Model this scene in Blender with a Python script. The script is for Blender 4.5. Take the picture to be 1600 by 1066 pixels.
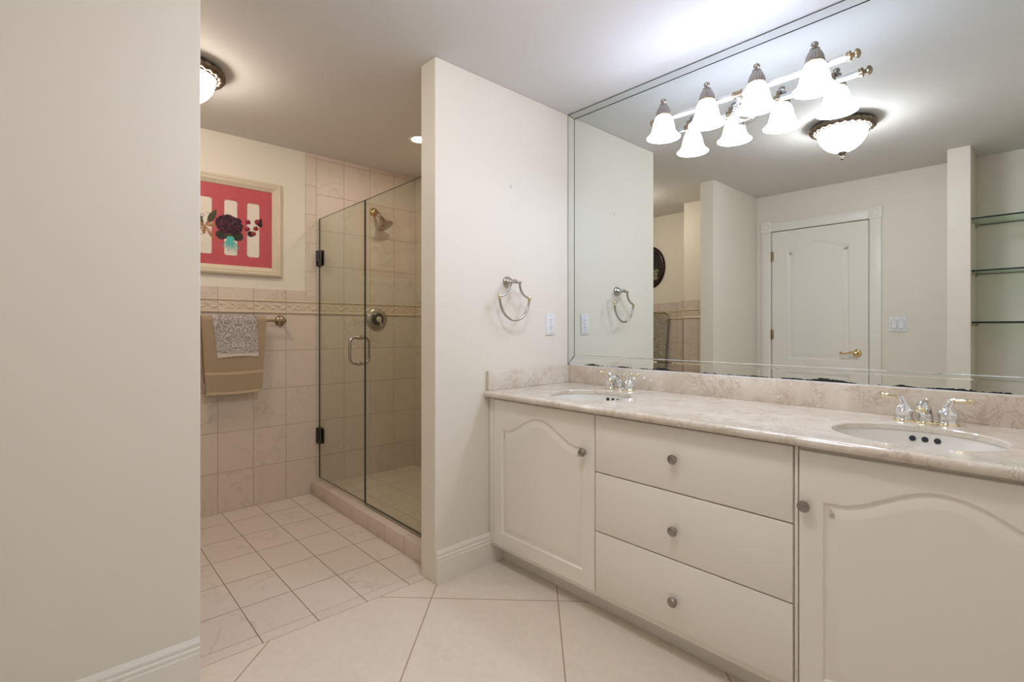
import bpy, bmesh, math, random
from mathutils import Vector, Matrix

# ------------------------------------------------------------------ reset
for o in list(bpy.data.objects):
    bpy.data.objects.remove(o, do_unlink=True)
scene = bpy.context.scene
COL = scene.collection
PI = math.pi
random.seed(7)

# ------------------------------------------------------------------ camera
F_PX = 776.3
HORIZON = 514.2
YAW = math.radians(90 - 42.59)
cam_data = bpy.data.cameras.new('camera')
cam_data.sensor_fit = 'HORIZONTAL'
cam_data.sensor_width = 36.0
cam_data.lens = F_PX * 36.0 / 1600.0
cam_data.shift_y = (HORIZON - 533.0) / 1600.0
cam_data.clip_start = 0.02
cam = bpy.data.objects.new('camera', cam_data)
COL.objects.link(cam)
cam.location = (1.929, -2.226, 1.18)
cam.rotation_euler = (PI / 2, 0, YAW)
scene.camera = cam

# ------------------------------------------------------------------ world, exposure
world = bpy.data.worlds.new('world')
scene.world = world
world.use_nodes = True
world.node_tree.nodes['Background'].inputs[0].default_value = (0, 0, 0, 1)
world.node_tree.nodes['Background'].inputs[1].default_value = 0.0
vs = scene.view_settings
scene.display_settings.display_device = 'sRGB'
vs.view_transform = 'Standard'
vs.look = 'None'
vs.gamma = 1.0
vs.use_curve_mapping = False
vs.exposure = 0.78
# lamp strengths (emission of the glass of each lamp)
E_VANITY = 8.0
E_VANITY_IN = 15.0
E_DOME = 31.0
E_TOILET = 18.0
E_SHOWER = 95.0
C_VANITY = (0.91, 1.01, 1.33)
C_DOME = (1.0, 1.0, 1.10)
C_TOILET = (1.0, 0.88, 0.76)
C_SHOWER = (1.0, 0.86, 0.68)

# ------------------------------------------------------------------ materials
def srgb(r, g, b):
    def f(c):
        c /= 255.0
        return c / 12.92 if c <= 0.04045 else ((c + 0.055) / 1.055) ** 2.4
    return (f(r), f(g), f(b), 1.0)

class N:
    """small helper round a node tree"""
    def __init__(self, name):
        self.mat = bpy.data.materials.new(name)
        self.mat.use_nodes = True
        self.nt = self.mat.node_tree
        self.nt.nodes.clear()
        self.out = self.add('ShaderNodeOutputMaterial')
    def add(self, t, **kw):
        n = self.nt.nodes.new(t)
        for k, v in kw.items():
            setattr(n, k, v)
        return n
    def link(self, a, b):
        self.nt.links.new(a, b)
    def put(self, v, sock):
        if isinstance(v, (int, float, tuple, list)):
            sock.default_value = v
        else:
            self.link(v, sock)
    def math(self, op, a, b=0.0, clamp=False):
        n = self.add('ShaderNodeMath', operation=op)
        n.use_clamp = clamp
        self.put(a, n.inputs[0]); self.put(b, n.inputs[1])
        return n.outputs[0]
    def mix(self, fac, a, b):
        n = self.add('ShaderNodeMix', data_type='RGBA')
        self.put(fac, n.inputs[0]); self.put(a, n.inputs[6]); self.put(b, n.inputs[7])
        return n.outputs[2]
    def mul(self, a, b):
        n = self.add('ShaderNodeMix', data_type='RGBA', blend_type='MULTIPLY')
        n.inputs[0].default_value = 1.0
        self.put(a, n.inputs[6]); self.put(b, n.inputs[7])
        return n.outputs[2]
    def coord(self):
        return self.add('ShaderNodeTexCoord').outputs['Object']
    def noise(self, scale, detail=4, rough=0.5, vec=None, dist=0.0):
        n = self.add('ShaderNodeTexNoise')
        n.inputs['Scale'].default_value = scale
        n.inputs['Detail'].default_value = detail
        n.inputs['Roughness'].default_value = rough
        n.inputs['Distortion'].default_value = dist
        self.link(vec if vec is not None else self.coord(), n.inputs['Vector'])
        return n.outputs[0]
    def ramp(self, fac, stops):
        n = self.add('ShaderNodeValToRGB')
        els = n.color_ramp.elements
        els[0].position, els[0].color = stops[0]
        els[1].position, els[1].color = stops[1]
        for p, c in stops[2:]:
            e = els.new(p); e.color = c
        self.link(fac, n.inputs[0])
        return n.outputs[0]
    def bump(self, height, strength=0.3, dist=0.002):
        n = self.add('ShaderNodeBump')
        n.inputs['Strength'].default_value = strength
        n.inputs['Distance'].default_value = dist
        self.link(height, n.inputs['Height'])
        return n.outputs[0]
    def principled(self, color, rough=0.5, metal=0.0, spec=0.5, normal=None, coat=0.0):
        p = self.add('ShaderNodeBsdfPrincipled')
        self.put(color, p.inputs['Base Color'])
        self.put(rough, p.inputs['Roughness'])
        p.inputs['Metallic'].default_value = metal
        p.inputs['Specular IOR Level'].default_value = spec
        p.inputs['Coat Weight'].default_value = coat
        if normal is not None:
            self.link(normal, p.inputs['Normal'])
        self.link(p.outputs[0], self.out.inputs[0])
        return p

G1 = (1, 1, 1, 1); G0 = (0, 0, 0, 1)

def paint(name, col, rough=0.55, var=0.03, bump=0.05, spec=0.35):
    n = N(name)
    c = n.noise(2.2, 3)
    lo = tuple(x * (1 - var) for x in col[:3]) + (1,)
    base = n.mix(c, lo, col)
    h = n.noise(320, 2)
    n.principled(base, rough, spec=spec, normal=n.bump(h, bump, 0.001))
    return n.mat

def metal(name, col, rough=0.2, var=0.15):
    n = N(name)
    c = n.noise(60, 3)
    lo = tuple(x * (1 - var) for x in col[:3]) + (1,)
    n.principled(n.mix(c, lo, col), rough, metal=1.0)
    return n.mat

def flat(name, col, rough=0.5, spec=0.4):
    n = N(name)
    c = n.noise(25, 3)
    lo = tuple(x * 0.9 for x in col[:3]) + (1,)
    n.principled(n.mix(c, lo, col), rough, spec=spec)
    return n.mat

def tile(name, ua, va, su, ou, sv, ov, grout_w, col, grout_col, vein_col, rough=0.38, rot=False,
         vein=0.35, bump=0.6, tint=0.05, speck=False):
    """ceramic tile: grid over two object axes (or over the 45 degree diagonals of x and y)"""
    n = N(name)
    co = n.coord()
    sep = n.add('ShaderNodeSeparateXYZ'); n.link(co, sep.inputs[0])
    ax = {'x': sep.outputs[0], 'y': sep.outputs[1], 'z': sep.outputs[2]}
    if rot:
        u = n.math('MULTIPLY', n.math('ADD', ax['x'], ax['y']), 0.70710678)
        v = n.math('MULTIPLY', n.math('SUBTRACT', ax['x'], ax['y']), 0.70710678)
    else:
        u, v = ax[ua], ax[va]
    dist, ids = [], []
    for c, s, o in ((u, su, ou), (v, sv, ov)):
        q = n.math('DIVIDE', n.math('SUBTRACT', c, o), s)
        fr = n.math('FRACT', q)
        ids.append(n.math('FLOOR', q))
        dist.append(n.math('MULTIPLY', n.math('MINIMUM', fr, n.math('SUBTRACT', 1.0, fr)), s))
    d = n.math('MINIMUM', dist[0], dist[1])
    mr = n.add('ShaderNodeMapRange')
    mr.inputs['From Min'].default_value = grout_w * 0.35
    mr.inputs['From Max'].default_value = grout_w * 0.75
    n.link(d, mr.inputs[0])
    face = mr.outputs[0]                       # 0 in the joint, 1 on the tile
    comb = n.add('ShaderNodeCombineXYZ')
    n.link(ids[0], comb.inputs[0]); n.link(ids[1], comb.inputs[1])
    wn = n.add('ShaderNodeTexWhiteNoise', noise_dimensions='3D')
    n.link(comb.outputs[0], wn.inputs[0])
    # veins run differently on each tile
    off = n.add('ShaderNodeVectorMath', operation='SCALE'); off.inputs[3].default_value = 7.0
    n.link(wn.outputs['Color'], off.inputs[0])
    add = n.add('ShaderNodeVectorMath', operation='ADD')
    n.link(co, add.inputs[0]); n.link(off.outputs[0], add.inputs[1])
    nz = n.noise(5.0, 5, 0.55, add.outputs[0], 0.8)
    line = n.math('ABSOLUTE', n.math('SUBTRACT', nz, 0.5))
    vm = n.ramp(line, [(0.0, G1), (0.028, G0)])
    patch = n.ramp(n.noise(3.0, 2, 0.5, add.outputs[0]), [(0.42, G0), (0.6, G1)])
    vmask = n.math('MULTIPLY', n.math('MULTIPLY', vm, patch), vein)
    lo = tuple(x * (1 - tint) for x in col[:3]) + (1,)
    base = n.mix(wn.outputs[0], lo, col)
    cloud = n.noise(9.0, 5, 0.6, add.outputs[0])
    base = n.mix(n.math('MULTIPLY', cloud, 0.35), base, tuple(x * 0.86 for x in col[:3]) + (1,))
    if speck:
        sp = n.ramp(n.noise(24.0, 6, 0.75), [(0.42, G0), (0.66, G1)])
        base = n.mix(n.math('MULTIPLY', sp, 0.42), base, tuple(x * 0.82 for x in col[:3]) + (1,))
    base = n.mix(vmask, base, vein_col)
    base = n.mix(face, grout_col, base)
    r = n.mix(face, (0.8, 0.8, 0.8, 1), (rough, rough, rough, 1))
    n.principled(base, r, spec=0.45, normal=n.bump(face, bump, 0.0015))
    return n.mat

def stone(name, col, dark, light, rough=0.12):
    n = N(name)
    a = n.noise(6, 8, 0.62, None, 1.2)
    base = n.ramp(a, [(0.3, dark), (0.7, col)])
    line = n.math('ABSOLUTE', n.math('SUBTRACT', n.noise(16, 6, 0.6, None, 1.5), 0.5))
    m = n.ramp(line, [(0.0, G1), (0.03, G0)])
    pm = n.ramp(n.noise(9, 2), [(0.44, G0), (0.54, G1)])
    base = n.mix(n.math('MULTIPLY', n.math('MULTIPLY', m, pm), 0.55), base, (dark[0] * 0.52, dark[1] * 0.46, dark[2] * 0.40, 1))
    v = n.add('ShaderNodeTexVoronoi'); v.inputs['Scale'].default_value = 38.0
    n.link(n.coord(), v.inputs['Vector'])
    sp = n.ramp(v.outputs[0], [(0.10, G1), (0.2, G0)])
    gate = n.ramp(n.noise(22, 2), [(0.55, G0), (0.65, G1)])
    base = n.mix(n.math('MULTIPLY', n.math('MULTIPLY', sp, gate), 0.8), base, light)
    n.principled(base, rough, spec=0.8)
    return n.mat

def emitter(name, col, strength, base=(0.9, 0.9, 0.88, 1)):
    n = N(name)
    e = n.add('ShaderNodeEmission')
    c = n.noise(12, 3)
    n.put(n.mix(c, tuple(x * 0.93 for x in col) + (1,), tuple(col) + (1,)), e.inputs[0])
    e.inputs[1].default_value = strength
    n.link(e.outputs[0], n.out.inputs[0])
    return n.mat

def clear_glass(name, tint, rough=0.0):
    n = N(name)
    t = n.add('ShaderNodeBsdfTransparent'); t.inputs[0].default_value = tint
    g = n.add('ShaderNodeBsdfGlossy'); g.inputs[1].default_value = rough
    g.inputs[0].default_value = (0.95, 1, 0.97, 1)
    lw = n.add('ShaderNodeLayerWeight'); lw.inputs['Blend'].default_value = 0.5
    f = n.math('ADD', n.math('MULTIPLY', n.math('POWER', lw.outputs['Facing'], 5.0), 0.5), 0.012)
    m = n.add('ShaderNodeMixShader')
    n.link(f, m.inputs[0]); n.link(t.outputs[0], m.inputs[1]); n.link(g.outputs[0], m.inputs[2])
    n.link(m.outputs[0], n.out.inputs[0])
    return n.mat

def mirror_mat(name, stain_z=None):
    """silvered glass; with stain_z the silver is eaten away in a ragged dark line at the bottom edge"""
    n = N(name)
    g = n.add('ShaderNodeBsdfGlossy')
    g.inputs[0].default_value = (0.79, 0.835, 0.815, 1)
    g.inputs[1].default_value = 0.0
    if stain_z is None:
        n.link(g.outputs[0], n.out.inputs[0])
        return n.mat
    sep = n.add('ShaderNodeSeparateXYZ'); co = n.coord(); n.link(co, sep.inputs[0])
    a = n.noise(5.5, 3, 0.5, co); b = n.noise(70, 4, 0.7, co)
    lim = n.math('MULTIPLY', n.math('SUBTRACT', n.math('ADD', n.math('MULTIPLY', a, 1.0), n.math('MULTIPLY', b, 0.35)), 0.62), 0.055)
    m = n.math('LESS_THAN', n.math('SUBTRACT', sep.outputs[2], stain_z), lim)
    d = n.add('ShaderNodeBsdfPrincipled')
    d.inputs['Base Color'].default_value = (0.012, 0.014, 0.013, 1)
    d.inputs['Roughness'].default_value = 0.35
    mx = n.add('ShaderNodeMixShader')
    n.link(m, mx.inputs[0]); n.link(g.outputs[0], mx.inputs[1]); n.link(d.outputs[0], mx.inputs[2])
    n.link(mx.outputs[0], n.out.inputs[0])
    return n.mat

def terry(name, col):
    n = N(name)
    h = n.noise(420, 3, 0.7)
    big = n.noise(9, 3)
    base = n.mix(h, tuple(x * 0.66 for x in col[:3]) + (1,), col)
    base = n.mix(n.math('MULTIPLY', big, 0.25), base, tuple(x * 0.75 for x in col[:3]) + (1,))
    n.principled(base, 0.95, spec=0.1, normal=n.bump(h, 0.9, 0.004))
    return n.mat

def paisley(name, ground, ink, cy, scale=1.0, z_hem=None, hem_col=None):
    """printed cloth: mirrored scrolls about the line y = cy (object axes y, z); plain hem below z_hem"""
    n = N(name)
    co = n.coord()
    sep = n.add('ShaderNodeSeparateXYZ'); n.link(co, sep.inputs[0])
    my = n.math('ABSOLUTE', n.math('SUBTRACT', sep.outputs[1], cy))
    comb = n.add('ShaderNodeCombineXYZ')
    n.link(my, comb.inputs[0]); n.link(sep.outputs[2], comb.inputs[1])
    v = n.add('ShaderNodeTexVoronoi'); v.inputs['Scale'].default_value = 22.0 * scale
    n.link(comb.outputs[0], v.inputs['Vector'])
    rings = n.math('SINE', n.math('MULTIPLY', v.outputs[0], 26.0))
    nz = n.noise(60 * scale, 3, 0.6, comb.outputs[0], 1.6)
    sw = n.math('SINE', n.math('MULTIPLY', nz, 34.0))
    t = n.math('ADD', n.math('MULTIPLY', rings, 0.5), n.math('MULTIPLY', sw, 0.6))
    m = n.ramp(n.math('ADD', n.math('MULTIPLY', t, 0.5), 0.5), [(0.42, G0), (0.55, G1)])
    base = n.mix(m, ink, ground)
    if z_hem is not None:
        hm = n.math('LESS_THAN', sep.outputs[2], z_hem)
        base = n.mix(hm, base, hem_col)
    h = n.noise(380, 2)
    n.principled(base, 0.9, spec=0.1, normal=n.bump(h, 0.4, 0.002))
    return n.mat

CREAM = srgb(236, 229, 214)
M = {}
M['wall'] = paint('cream_wall_paint', CREAM, 0.5)
M['ceil'] = paint('ceiling_paint', srgb(222, 219, 214), 0.7, bump=0.12)
M['trimw'] = paint('white_trim_paint', srgb(242, 237, 226), 0.35, bump=0.02)
M['cab'] = paint('cabinet_cream_lacquer', srgb(246, 239, 227), 0.28, bump=0.02, spec=0.5)
M['gapdark'] = flat('dark_gap', (0.02, 0.018, 0.015, 1), 0.9)
M['toe'] = paint('toe_kick_board', srgb(238, 231, 220), 0.6)
WT = srgb(228, 213, 198); WG = srgb(190, 171, 152); WV = srgb(176, 158, 142)
M['tile_far'] = tile('wall_tile_far', 'y', 'z', 0.2085, -0.0045, 0.258, 0.0, 0.0035, WT, WG, WV)
M['tile_far_up'] = tile('wall_tile_upper', 'y', 'z', 0.2085, -0.0045, 0.2575, 1.38, 0.0035, WT, WG, WV)
M['tile_back'] = tile('wall_tile_back', 'x', 'z', 0.2085, -1.67, 0.258, 0.0, 0.0035, WT, WG, WV)
M['tile_back_up'] = tile('wall_tile_back_upper', 'x', 'z', 0.2085, -1.67, 0.2575, 1.38, 0.0035, WT, WG, WV)
M['tile_strip'] = tile('wall_tile_edge', 'y', 'z', 5.0, -3.0, 0.206, 0.147, 0.003, WT, WG, WV)
M['tile_cap'] = tile('wall_tile_cap', 'y', 'z', 0.2085, -0.0045, 5.0, -2.0, 0.0035, WT, WG, WV)
M['tile_cap_back'] = tile('wall_tile_cap_back', 'x', 'z', 0.2085, -1.67, 5.0, -2.0, 0.0035, WT, WG, WV)
M['border'] = tile('border_tile', 'y', 'z', 0.2085, -0.0045, 5.0, -2.0, 0.003, srgb(226, 208, 186), WG, WV, 0.3, vein=0.0)
M['border_back'] = tile('border_tile_back', 'x', 'z', 0.2085, -1.67, 5.0, -2.0, 0.003, srgb(226, 208, 186), WG, WV, 0.3, vein=0.0)
FT = srgb(234, 221, 208)
M['grout'] = flat('floor_grout', srgb(160, 136, 112), 0.9)
M['tile_floor_small'] = tile('floor_tile_small', 'x', 'y', 0.268, -0.121, 0.2095, -1.6515, 0.0035, FT, srgb(150, 124, 100), WV, 0.3)
M['tile_floor_edge'] = tile('floor_tile_edge', 'x', 'y', 5.0, -2.0, 0.2095, -1.6515, 0.0035, FT, srgb(150, 124, 100), WV, 0.3)
M['tile_curb'] = tile('curb_tile', 'x', 'z', 0.2085, -1.62, 5.0, -2.0, 0.0035, WT, WG, WV, 0.3)
M['tile_shower_floor'] = tile('shower_floor_tile', 'x', 'y', 0.2085, -0.12, 0.2085, -0.02, 0.0035, WT, WG, WV, 0.3)
M['tile_floor'] = tile('floor_tile_large', 'x', 'y', 0.553, -0.654, 0.553, 0.777, 0.0045, srgb(240, 229, 212),
                       srgb(176, 153, 130), srgb(200, 182, 162), 0.33, rot=True, vein=0.05, bump=0.4, tint=0.03, speck=True)
M['marble'] = stone('beige_marble', srgb(233, 225, 212), srgb(211, 196, 176), srgb(250, 246, 240), 0.08)
M['porcelain'] = paint('bone_porcelain', srgb(232, 229, 220), 0.08, bump=0.0, spec=0.6)
M['mirror'] = mirror_mat('mirror_silver')
M['mirror_low'] = mirror_mat('mirror_silver_worn', 0.001)
M['seam'] = flat('mirror_edge_green', (0.012, 0.03, 0.026, 1), 0.2)
M['chrome'] = metal('chrome', (0.78, 0.79, 0.80, 1), 0.07, 0.05)
M['brass'] = metal('polished_brass', (0.83, 0.62, 0.30, 1), 0.14)
M['pale_brass'] = metal('pale_brass', (0.86, 0.76, 0.52, 1), 0.14)
M['nickel'] = metal('brushed_nickel', (0.52, 0.48, 0.43, 1), 0.28)
M['pewter'] = metal('antique_pewter', (0.42, 0.385, 0.35, 1), 0.32, 0.3)
M['bronze'] = metal('antique_bronze', (0.24, 0.19, 0.135, 1), 0.38, 0.4)
M['oldbrass'] = metal('aged_brass', (0.46, 0.36, 0.24, 1), 0.3, 0.3)
M['satin'] = metal('satin_silver_tube', (0.86, 0.83, 0.82, 1), 0.32, 0.04)
M['darkmetal'] = metal('dark_hinge_metal', (0.10, 0.095, 0.09, 1), 0.3, 0.2)
M['pane'] = clear_glass('clear_shower_glass', (0.91, 0.935, 0.905, 1))
M['paneedge'] = flat('glass_cut_edge', (0.06, 0.065, 0.055, 1), 0.15)
M['shelfglass'] = clear_glass('shelf_glass', (0.84, 0.91, 0.84, 1))
M['shelfedge'] = flat('shelf_glass_edge', (0.006, 0.02, 0.017, 1), 0.12)
M['clip'] = flat('clear_plastic_clip', srgb(176, 166, 140), 0.3)
M['shade_in'] = emitter('lit_shade_inside', C_VANITY, E_VANITY_IN)
M['capsilver'] = metal('fluted_antique_silver', (0.42, 0.385, 0.355, 1), 0.33, 0.3)
M['shade'] = emitter('lit_frosted_shade', C_VANITY, E_VANITY)
M['bowl'] = emitter('lit_glass_bowl', C_DOME, E_DOME)
M['bowl_warm'] = emitter('lit_glass_bowl_warm', C_TOILET, E_TOILET)
M['lens'] = emitter('lit_downlight_lens', C_SHOWER, E_SHOWER)
M['plastic'] = paint('white_plastic', srgb(236, 236, 236), 0.3, bump=0.0)
M['slot'] = flat('dark_slot', (0.03, 0.03, 0.035, 1), 0.6)
M['screw'] = metal('screw_metal', (0.45, 0.43, 0.40, 1), 0.35)
M['towel'] = terry('tan_terry_cloth', srgb(206, 182, 152))
M['towelband'] = paint('tan_woven_band', srgb(204, 182, 152), 0.9, bump=0.3, spec=0.1)

# ------------------------------------------------------------------ mesh building
class MB:
    def __init__(self):
        self.bm = bmesh.new()
    def _merge(self, t, mi=0):
        for f in t.faces:
            f.material_index = mi
        me = bpy.data.meshes.new('tmp')
        t.to_mesh(me); t.free()
        self.bm.from_mesh(me)
        bpy.data.meshes.remove(me)
        return self
    def box(self, x0, y0, z0, x1, y1, z1, bev=0.0, seg=2, mi=0):
        t = bmesh.new()
        bmesh.ops.create_cube(t, size=1.0)
        for v in t.verts:
            v.co = Vector(((x0 + x1) / 2 + v.co.x * abs(x1 - x0), (y0 + y1) / 2 + v.co.y * abs(y1 - y0), (z0 + z1) / 2 + v.co.z * abs(z1 - z0)))
        if bev > 0:
            bmesh.ops.bevel(t, geom=t.edges[:], offset=bev, segments=seg, profile=0.5, affect='EDGES')
        return self._merge(t, mi)
    def loft(self, rings, closed=True, cap=True, mi=0, loop=False):
        """rings: lists of points of equal length"""
        t = bmesh.new()
        R = [[t.verts.new(p) for p in r] for r in rings]
        n = len(R[0])
        pairs = list(zip(R[:-1], R[1:]))
        if loop:
            pairs.append((R[-1], R[0]))
        for a, b in pairs:
            for i in range(n if closed else n - 1):
                j = (i + 1) % n
                try:
                    t.faces.new((a[i], a[j], b[j], b[i]))
                except ValueError:
                    pass
        if cap and closed and not loop:
            for r in (R[0], R[-1]):
                try:
                    t.faces.new(r)
                except ValueError:
                    pass
        bmesh.ops.remove_doubles(t, verts=t.verts[:], dist=1e-6)
        bmesh.ops.recalc_face_normals(t, faces=t.faces[:])
        return self._merge(t, mi)
    def tube(self, pts, r, seg=12, mi=0, loop=False, cap=True):
        pts = [Vector(p) for p in pts]
        n = len(pts)
        rr = r if isinstance(r, (list, tuple)) else [r] * n
        rings = []
        prev = None
        for i, p in enumerate(pts):
            if loop:
                d = (pts[(i + 1) % n] - pts[i - 1]).normalized()
            elif i == 0:
                d = (pts[1] - p).normalized()
            elif i == n - 1:
                d = (p - pts[i - 1]).normalized()
            else:
                d = ((pts[i + 1] - p).normalized() + (p - pts[i - 1]).normalized()).normalized()
            if prev is None:
                up = Vector((0, 0, 1)) if abs(d.z) < 0.9 else Vector((1, 0, 0))
                a = d.cross(up).normalized()
            else:
                a = (prev - d * prev.dot(d)).normalized()
            prev = a
            b = d.cross(a)
            rings.append([p + (a * math.cos(k * 2 * PI / seg) + b * math.sin(k * 2 * PI / seg)) * rr[i] for k in range(seg)])
        return self.loft(rings, True, cap, mi, loop)
    def lathe(self, prof, origin=(0, 0, 0), axis=(0, 0, 1), seg=32, mi=0, flute=None, sx=1.0, sy=1.0, cap=True):
        """prof: (radius, height) along axis; flute = (count, depth) ripples the radius"""
        ax = Vector(axis).normalized()
        q = Vector((0, 0, 1)).rotation_difference(ax).to_matrix()
        o = Vector(origin)
        rings = []
        for r, h in prof:
            ring = []
            for k in range(seg):
                a = k * 2 * PI / seg
                rk = max(r, 1e-5)
                if flute and rk > 0.003:
                    rk *= 1 + flute[1] * math.cos(flute[0] * a)
                ring.append(o + q @ Vector((rk * math.cos(a) * sx, rk * math.sin(a) * sy, h)))
            rings.append(ring)
        return self.loft(rings, True, cap, mi)
    def sphere(self, c, r, seg=16, mi=0, sc=(1, 1, 1)):
        t = bmesh.new()
        bmesh.ops.create_uvsphere(t, u_segments=seg, v_segments=max(6, seg // 2), radius=r)
        for v in t.verts:
            v.co = Vector((c[0] + v.co.x * sc[0], c[1] + v.co.y * sc[1], c[2] + v.co.z * sc[2]))
        return self._merge(t, mi)
    def poly(self, pts, mi=0):
        t = bmesh.new()
        t.faces.new([t.verts.new(p) for p in pts])
        return self._merge(t, mi)
    def prism(self, pts, vec, mi=0):
        """a flat outline swept along vec"""
        v = Vector(vec)
        a = [Vector(p) for p in pts]
        return self.loft([a, [p + v for p in a]], True, True, mi)
    def grid(self, fn, nu, nv, mi=0):
        t = bmesh.new()
        V = [[t.verts.new(fn(i / nu, j / nv)) for j in range(nv + 1)] for i in range(nu + 1)]
        for i in range(nu):
            for j in range(nv):
                t.faces.new((V[i][j], V[i + 1][j], V[i + 1][j + 1], V[i][j + 1]))
        return self._merge(t, mi)
    def build(self, name, mats, parent=None, origin=None, smooth=True, angle=38, recalc=False):
        if recalc:
            bmesh.ops.recalc_face_normals(self.bm, faces=self.bm.faces[:])
        if parent is not None:
            o0 = WORLD[parent.name]
        elif origin is not None:
            o0 = Vector(origin)
        else:
            o0 = Vector((0, 0, 0))
        for v in self.bm.verts:
            v.co -= o0
        me = bpy.data.meshes.new(name)
        self.bm.to_mesh(me); self.bm.free()
        if not isinstance(mats, (list, tuple)):
            mats = [mats]
        for m in mats:
            me.materials.append(M[m] if isinstance(m, str) else m)
        if smooth:
            for p in me.polygons:
                p.use_smooth = True
            me.set_sharp_from_angle(angle=math.radians(angle))
        ob = bpy.data.objects.new(name, me)
        COL.objects.link(ob)
        if parent is not None:
            ob.parent = parent
        else:
            ob.location = o0
        WORLD[ob.name] = o0
        return ob

WORLD = {}

def thing(name, label, cat, loc=(0, 0, 0), group=None):
    o = bpy.data.objects.new(name, None)
    COL.objects.link(o)
    o.empty_display_size = 0.05
    o.location = loc
    WORLD[o.name] = Vector(loc)
    return tag(o, label, cat, group)

def tag(o, label, cat, group=None):
    o['label'] = label
    o['category'] = cat
    if group:
        o['group'] = group
    return o

def struct(o):
    o['kind'] = 'structure'
    return o

def dup(root, loc, label, group=None):
    """a copy of a thing with copies of its parts and sub-parts"""
    r = root.copy(); COL.objects.link(r); r.location = loc
    r['label'] = label
    if group:
        r['group'] = group
    WORLD[r.name] = Vector(loc)
    for ch in list(root.children):
        c = ch.copy(); COL.objects.link(c); c.parent = r
        WORLD[c.name] = Vector(loc)
        for g in list(ch.children):
            d = g.copy(); COL.objects.link(d); d.parent = c
            WORLD[d.name] = Vector(loc)
    return r

def ellipse(cx, cy, a, b, z, n=72):
    return [Vector((cx + a * math.cos(2 * PI * k / n), cy + b * math.sin(2 * PI * k / n), z)) for k in range(n)]

def face_with_holes(mb, outer, holes, normal, mi=0):
    t = bmesh.new()
    edges = []
    for loop in [outer] + holes:
        vs_ = [t.verts.new(p) for p in loop]
        for i in range(len(vs_)):
            edges.append(t.edges.new((vs_[i], vs_[(i + 1) % len(vs_)])))
    bmesh.ops.triangle_fill(t, use_beauty=True, edges=edges, normal=normal)
    for f in t.faces:
        f.normal_update()
        if f.normal.dot(Vector(normal)) < 0:
            f.normal_flip()
    mb._merge(t, mi)

def inset_loop(loop, d):
    """2D inset of a counter-clockwise outline"""
    n = len(loop)
    out = []
    for i in range(n):
        p0, p1, p2 = Vector(loop[i - 1]), Vector(loop[i]), Vector(loop[(i + 1) % n])
        e1 = (p1 - p0).normalized(); e2 = (p2 - p1).normalized()
        n1 = Vector((-e1.y, e1.x)); n2 = Vector((-e2.y, e2.x))
        b = n1 + n2
        b = b / max(0.5, b.dot(b) / 2.0) if b.length > 1e-6 else n1
        out.append(p1 + b * d)
    return out

def arch_outline(u0, u1, v0, vs_, va, n=36, shoulder=0.07):
    """rectangle whose top rises in an ogee from shoulder height vs_ to apex va; counter-clockwise"""
    pts = [Vector((u0, v0)), Vector((u1, v0))]
    for k in range(n + 1):
        s = 1 - k / n
        w = min(1.0, max(0.0, (s - shoulder) / (1 - 2 * shoulder)))
        h = 0.5 - 0.5 * math.cos(2 * PI * w)
        h = h ** 0.85 if h > 0 else 0.0
        pts.append(Vector((u0 + (u1 - u0) * s, vs_ + (va - vs_) * h)))
    return pts

def panel_slab(mb, to3, rect, depth, panels, prof, round_=0.003):
    """a slab (u0,v0,u1,v1) with raised panels; to3(u, v, d) maps to space with d measured out of the face"""
    u0, v0, u1, v1 = rect
    r = round_
    outer0 = [(u0, v0), (u1, v0), (u1, v1), (u0, v1)]
    inner = [(u0 + r, v0 + r), (u1 - r, v0 + r), (u1 - r, v1 - r), (u0 + r, v1 - r)]
    nrm = (to3(0, 0, 1) - to3(0, 0, 0)).normalized()
    face_with_holes(mb, [to3(u, v, 0) for u, v in inner], [[to3(p.x, p.y, 0) for p in pl] for pl in panels], nrm)
    mb.loft([[to3(u, v, -depth) for u, v in outer0], [to3(u, v, -r) for u, v in outer0], [to3(u, v, 0) for u, v in inner]], True, False)
    for pl in panels:
        loops = []
        for ins, dp in prof:
            loops.append([to3(p.x, p.y, dp) for p in inset_loop(pl, ins)] if ins > 0 else [to3(p.x, p.y, dp) for p in pl])
        mb.loft(loops, True, False)
        t = bmesh.new()
        f = t.faces.new([t.verts.new(p) for p in loops[-1]])
        f.normal_update()
        if f.normal.dot(nrm) < 0:
            f.normal_flip()
        mb._merge(t)

# ------------------------------------------------------------------ room dimensions (metres)
H = 2.44
XR = 2.11          # right wall
YB = -2.77         # back wall
XF = -1.67         # tiled face of the far wall
YE = -0.935        # free end of the towel ring wall
YL = -1.868        # free end of the left wall
TH = 0.12          # thickness of both partitions

# ------------------------------------------------------------------ floor and ceiling
mb = MB(); mb.box(-0.075, YB, -0.06, XR, 0.0, 0.0)
struct(mb.build('floor', 'tile_floor', smooth=False))
mb = MB(); mb.box(-0.145, YB, -0.06, -0.07, -0.7, -0.001)
struct(mb.build('floor_joint', 'grout', smooth=False))
mb = MB(); mb.box(XF - 0.01, YB, -0.06, -0.1405, -0.7, 0.0005)
struct(mb.build('floor_toilet_room', 'tile_floor_small', smooth=False))
mb = MB(); mb.box(-0.1375, YB, -0.05, -0.0775, -0.7, 0.001, 0.001)
struct(mb.build('trim_1', 'tile_floor_edge', smooth=False))
mb = MB(); mb.box(XF - 0.01, -0.8, -0.06, -0.12, 0.0, 0.045)
struct(mb.build('floor_shower', 'tile_shower_floor', smooth=False))
mb = MB(); mb.box(XF - 0.11, YB - 0.1, H, XR + 0.1, 0.1, H + 0.06)
struct(mb.build('ceiling', 'ceil', smooth=False))

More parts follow.
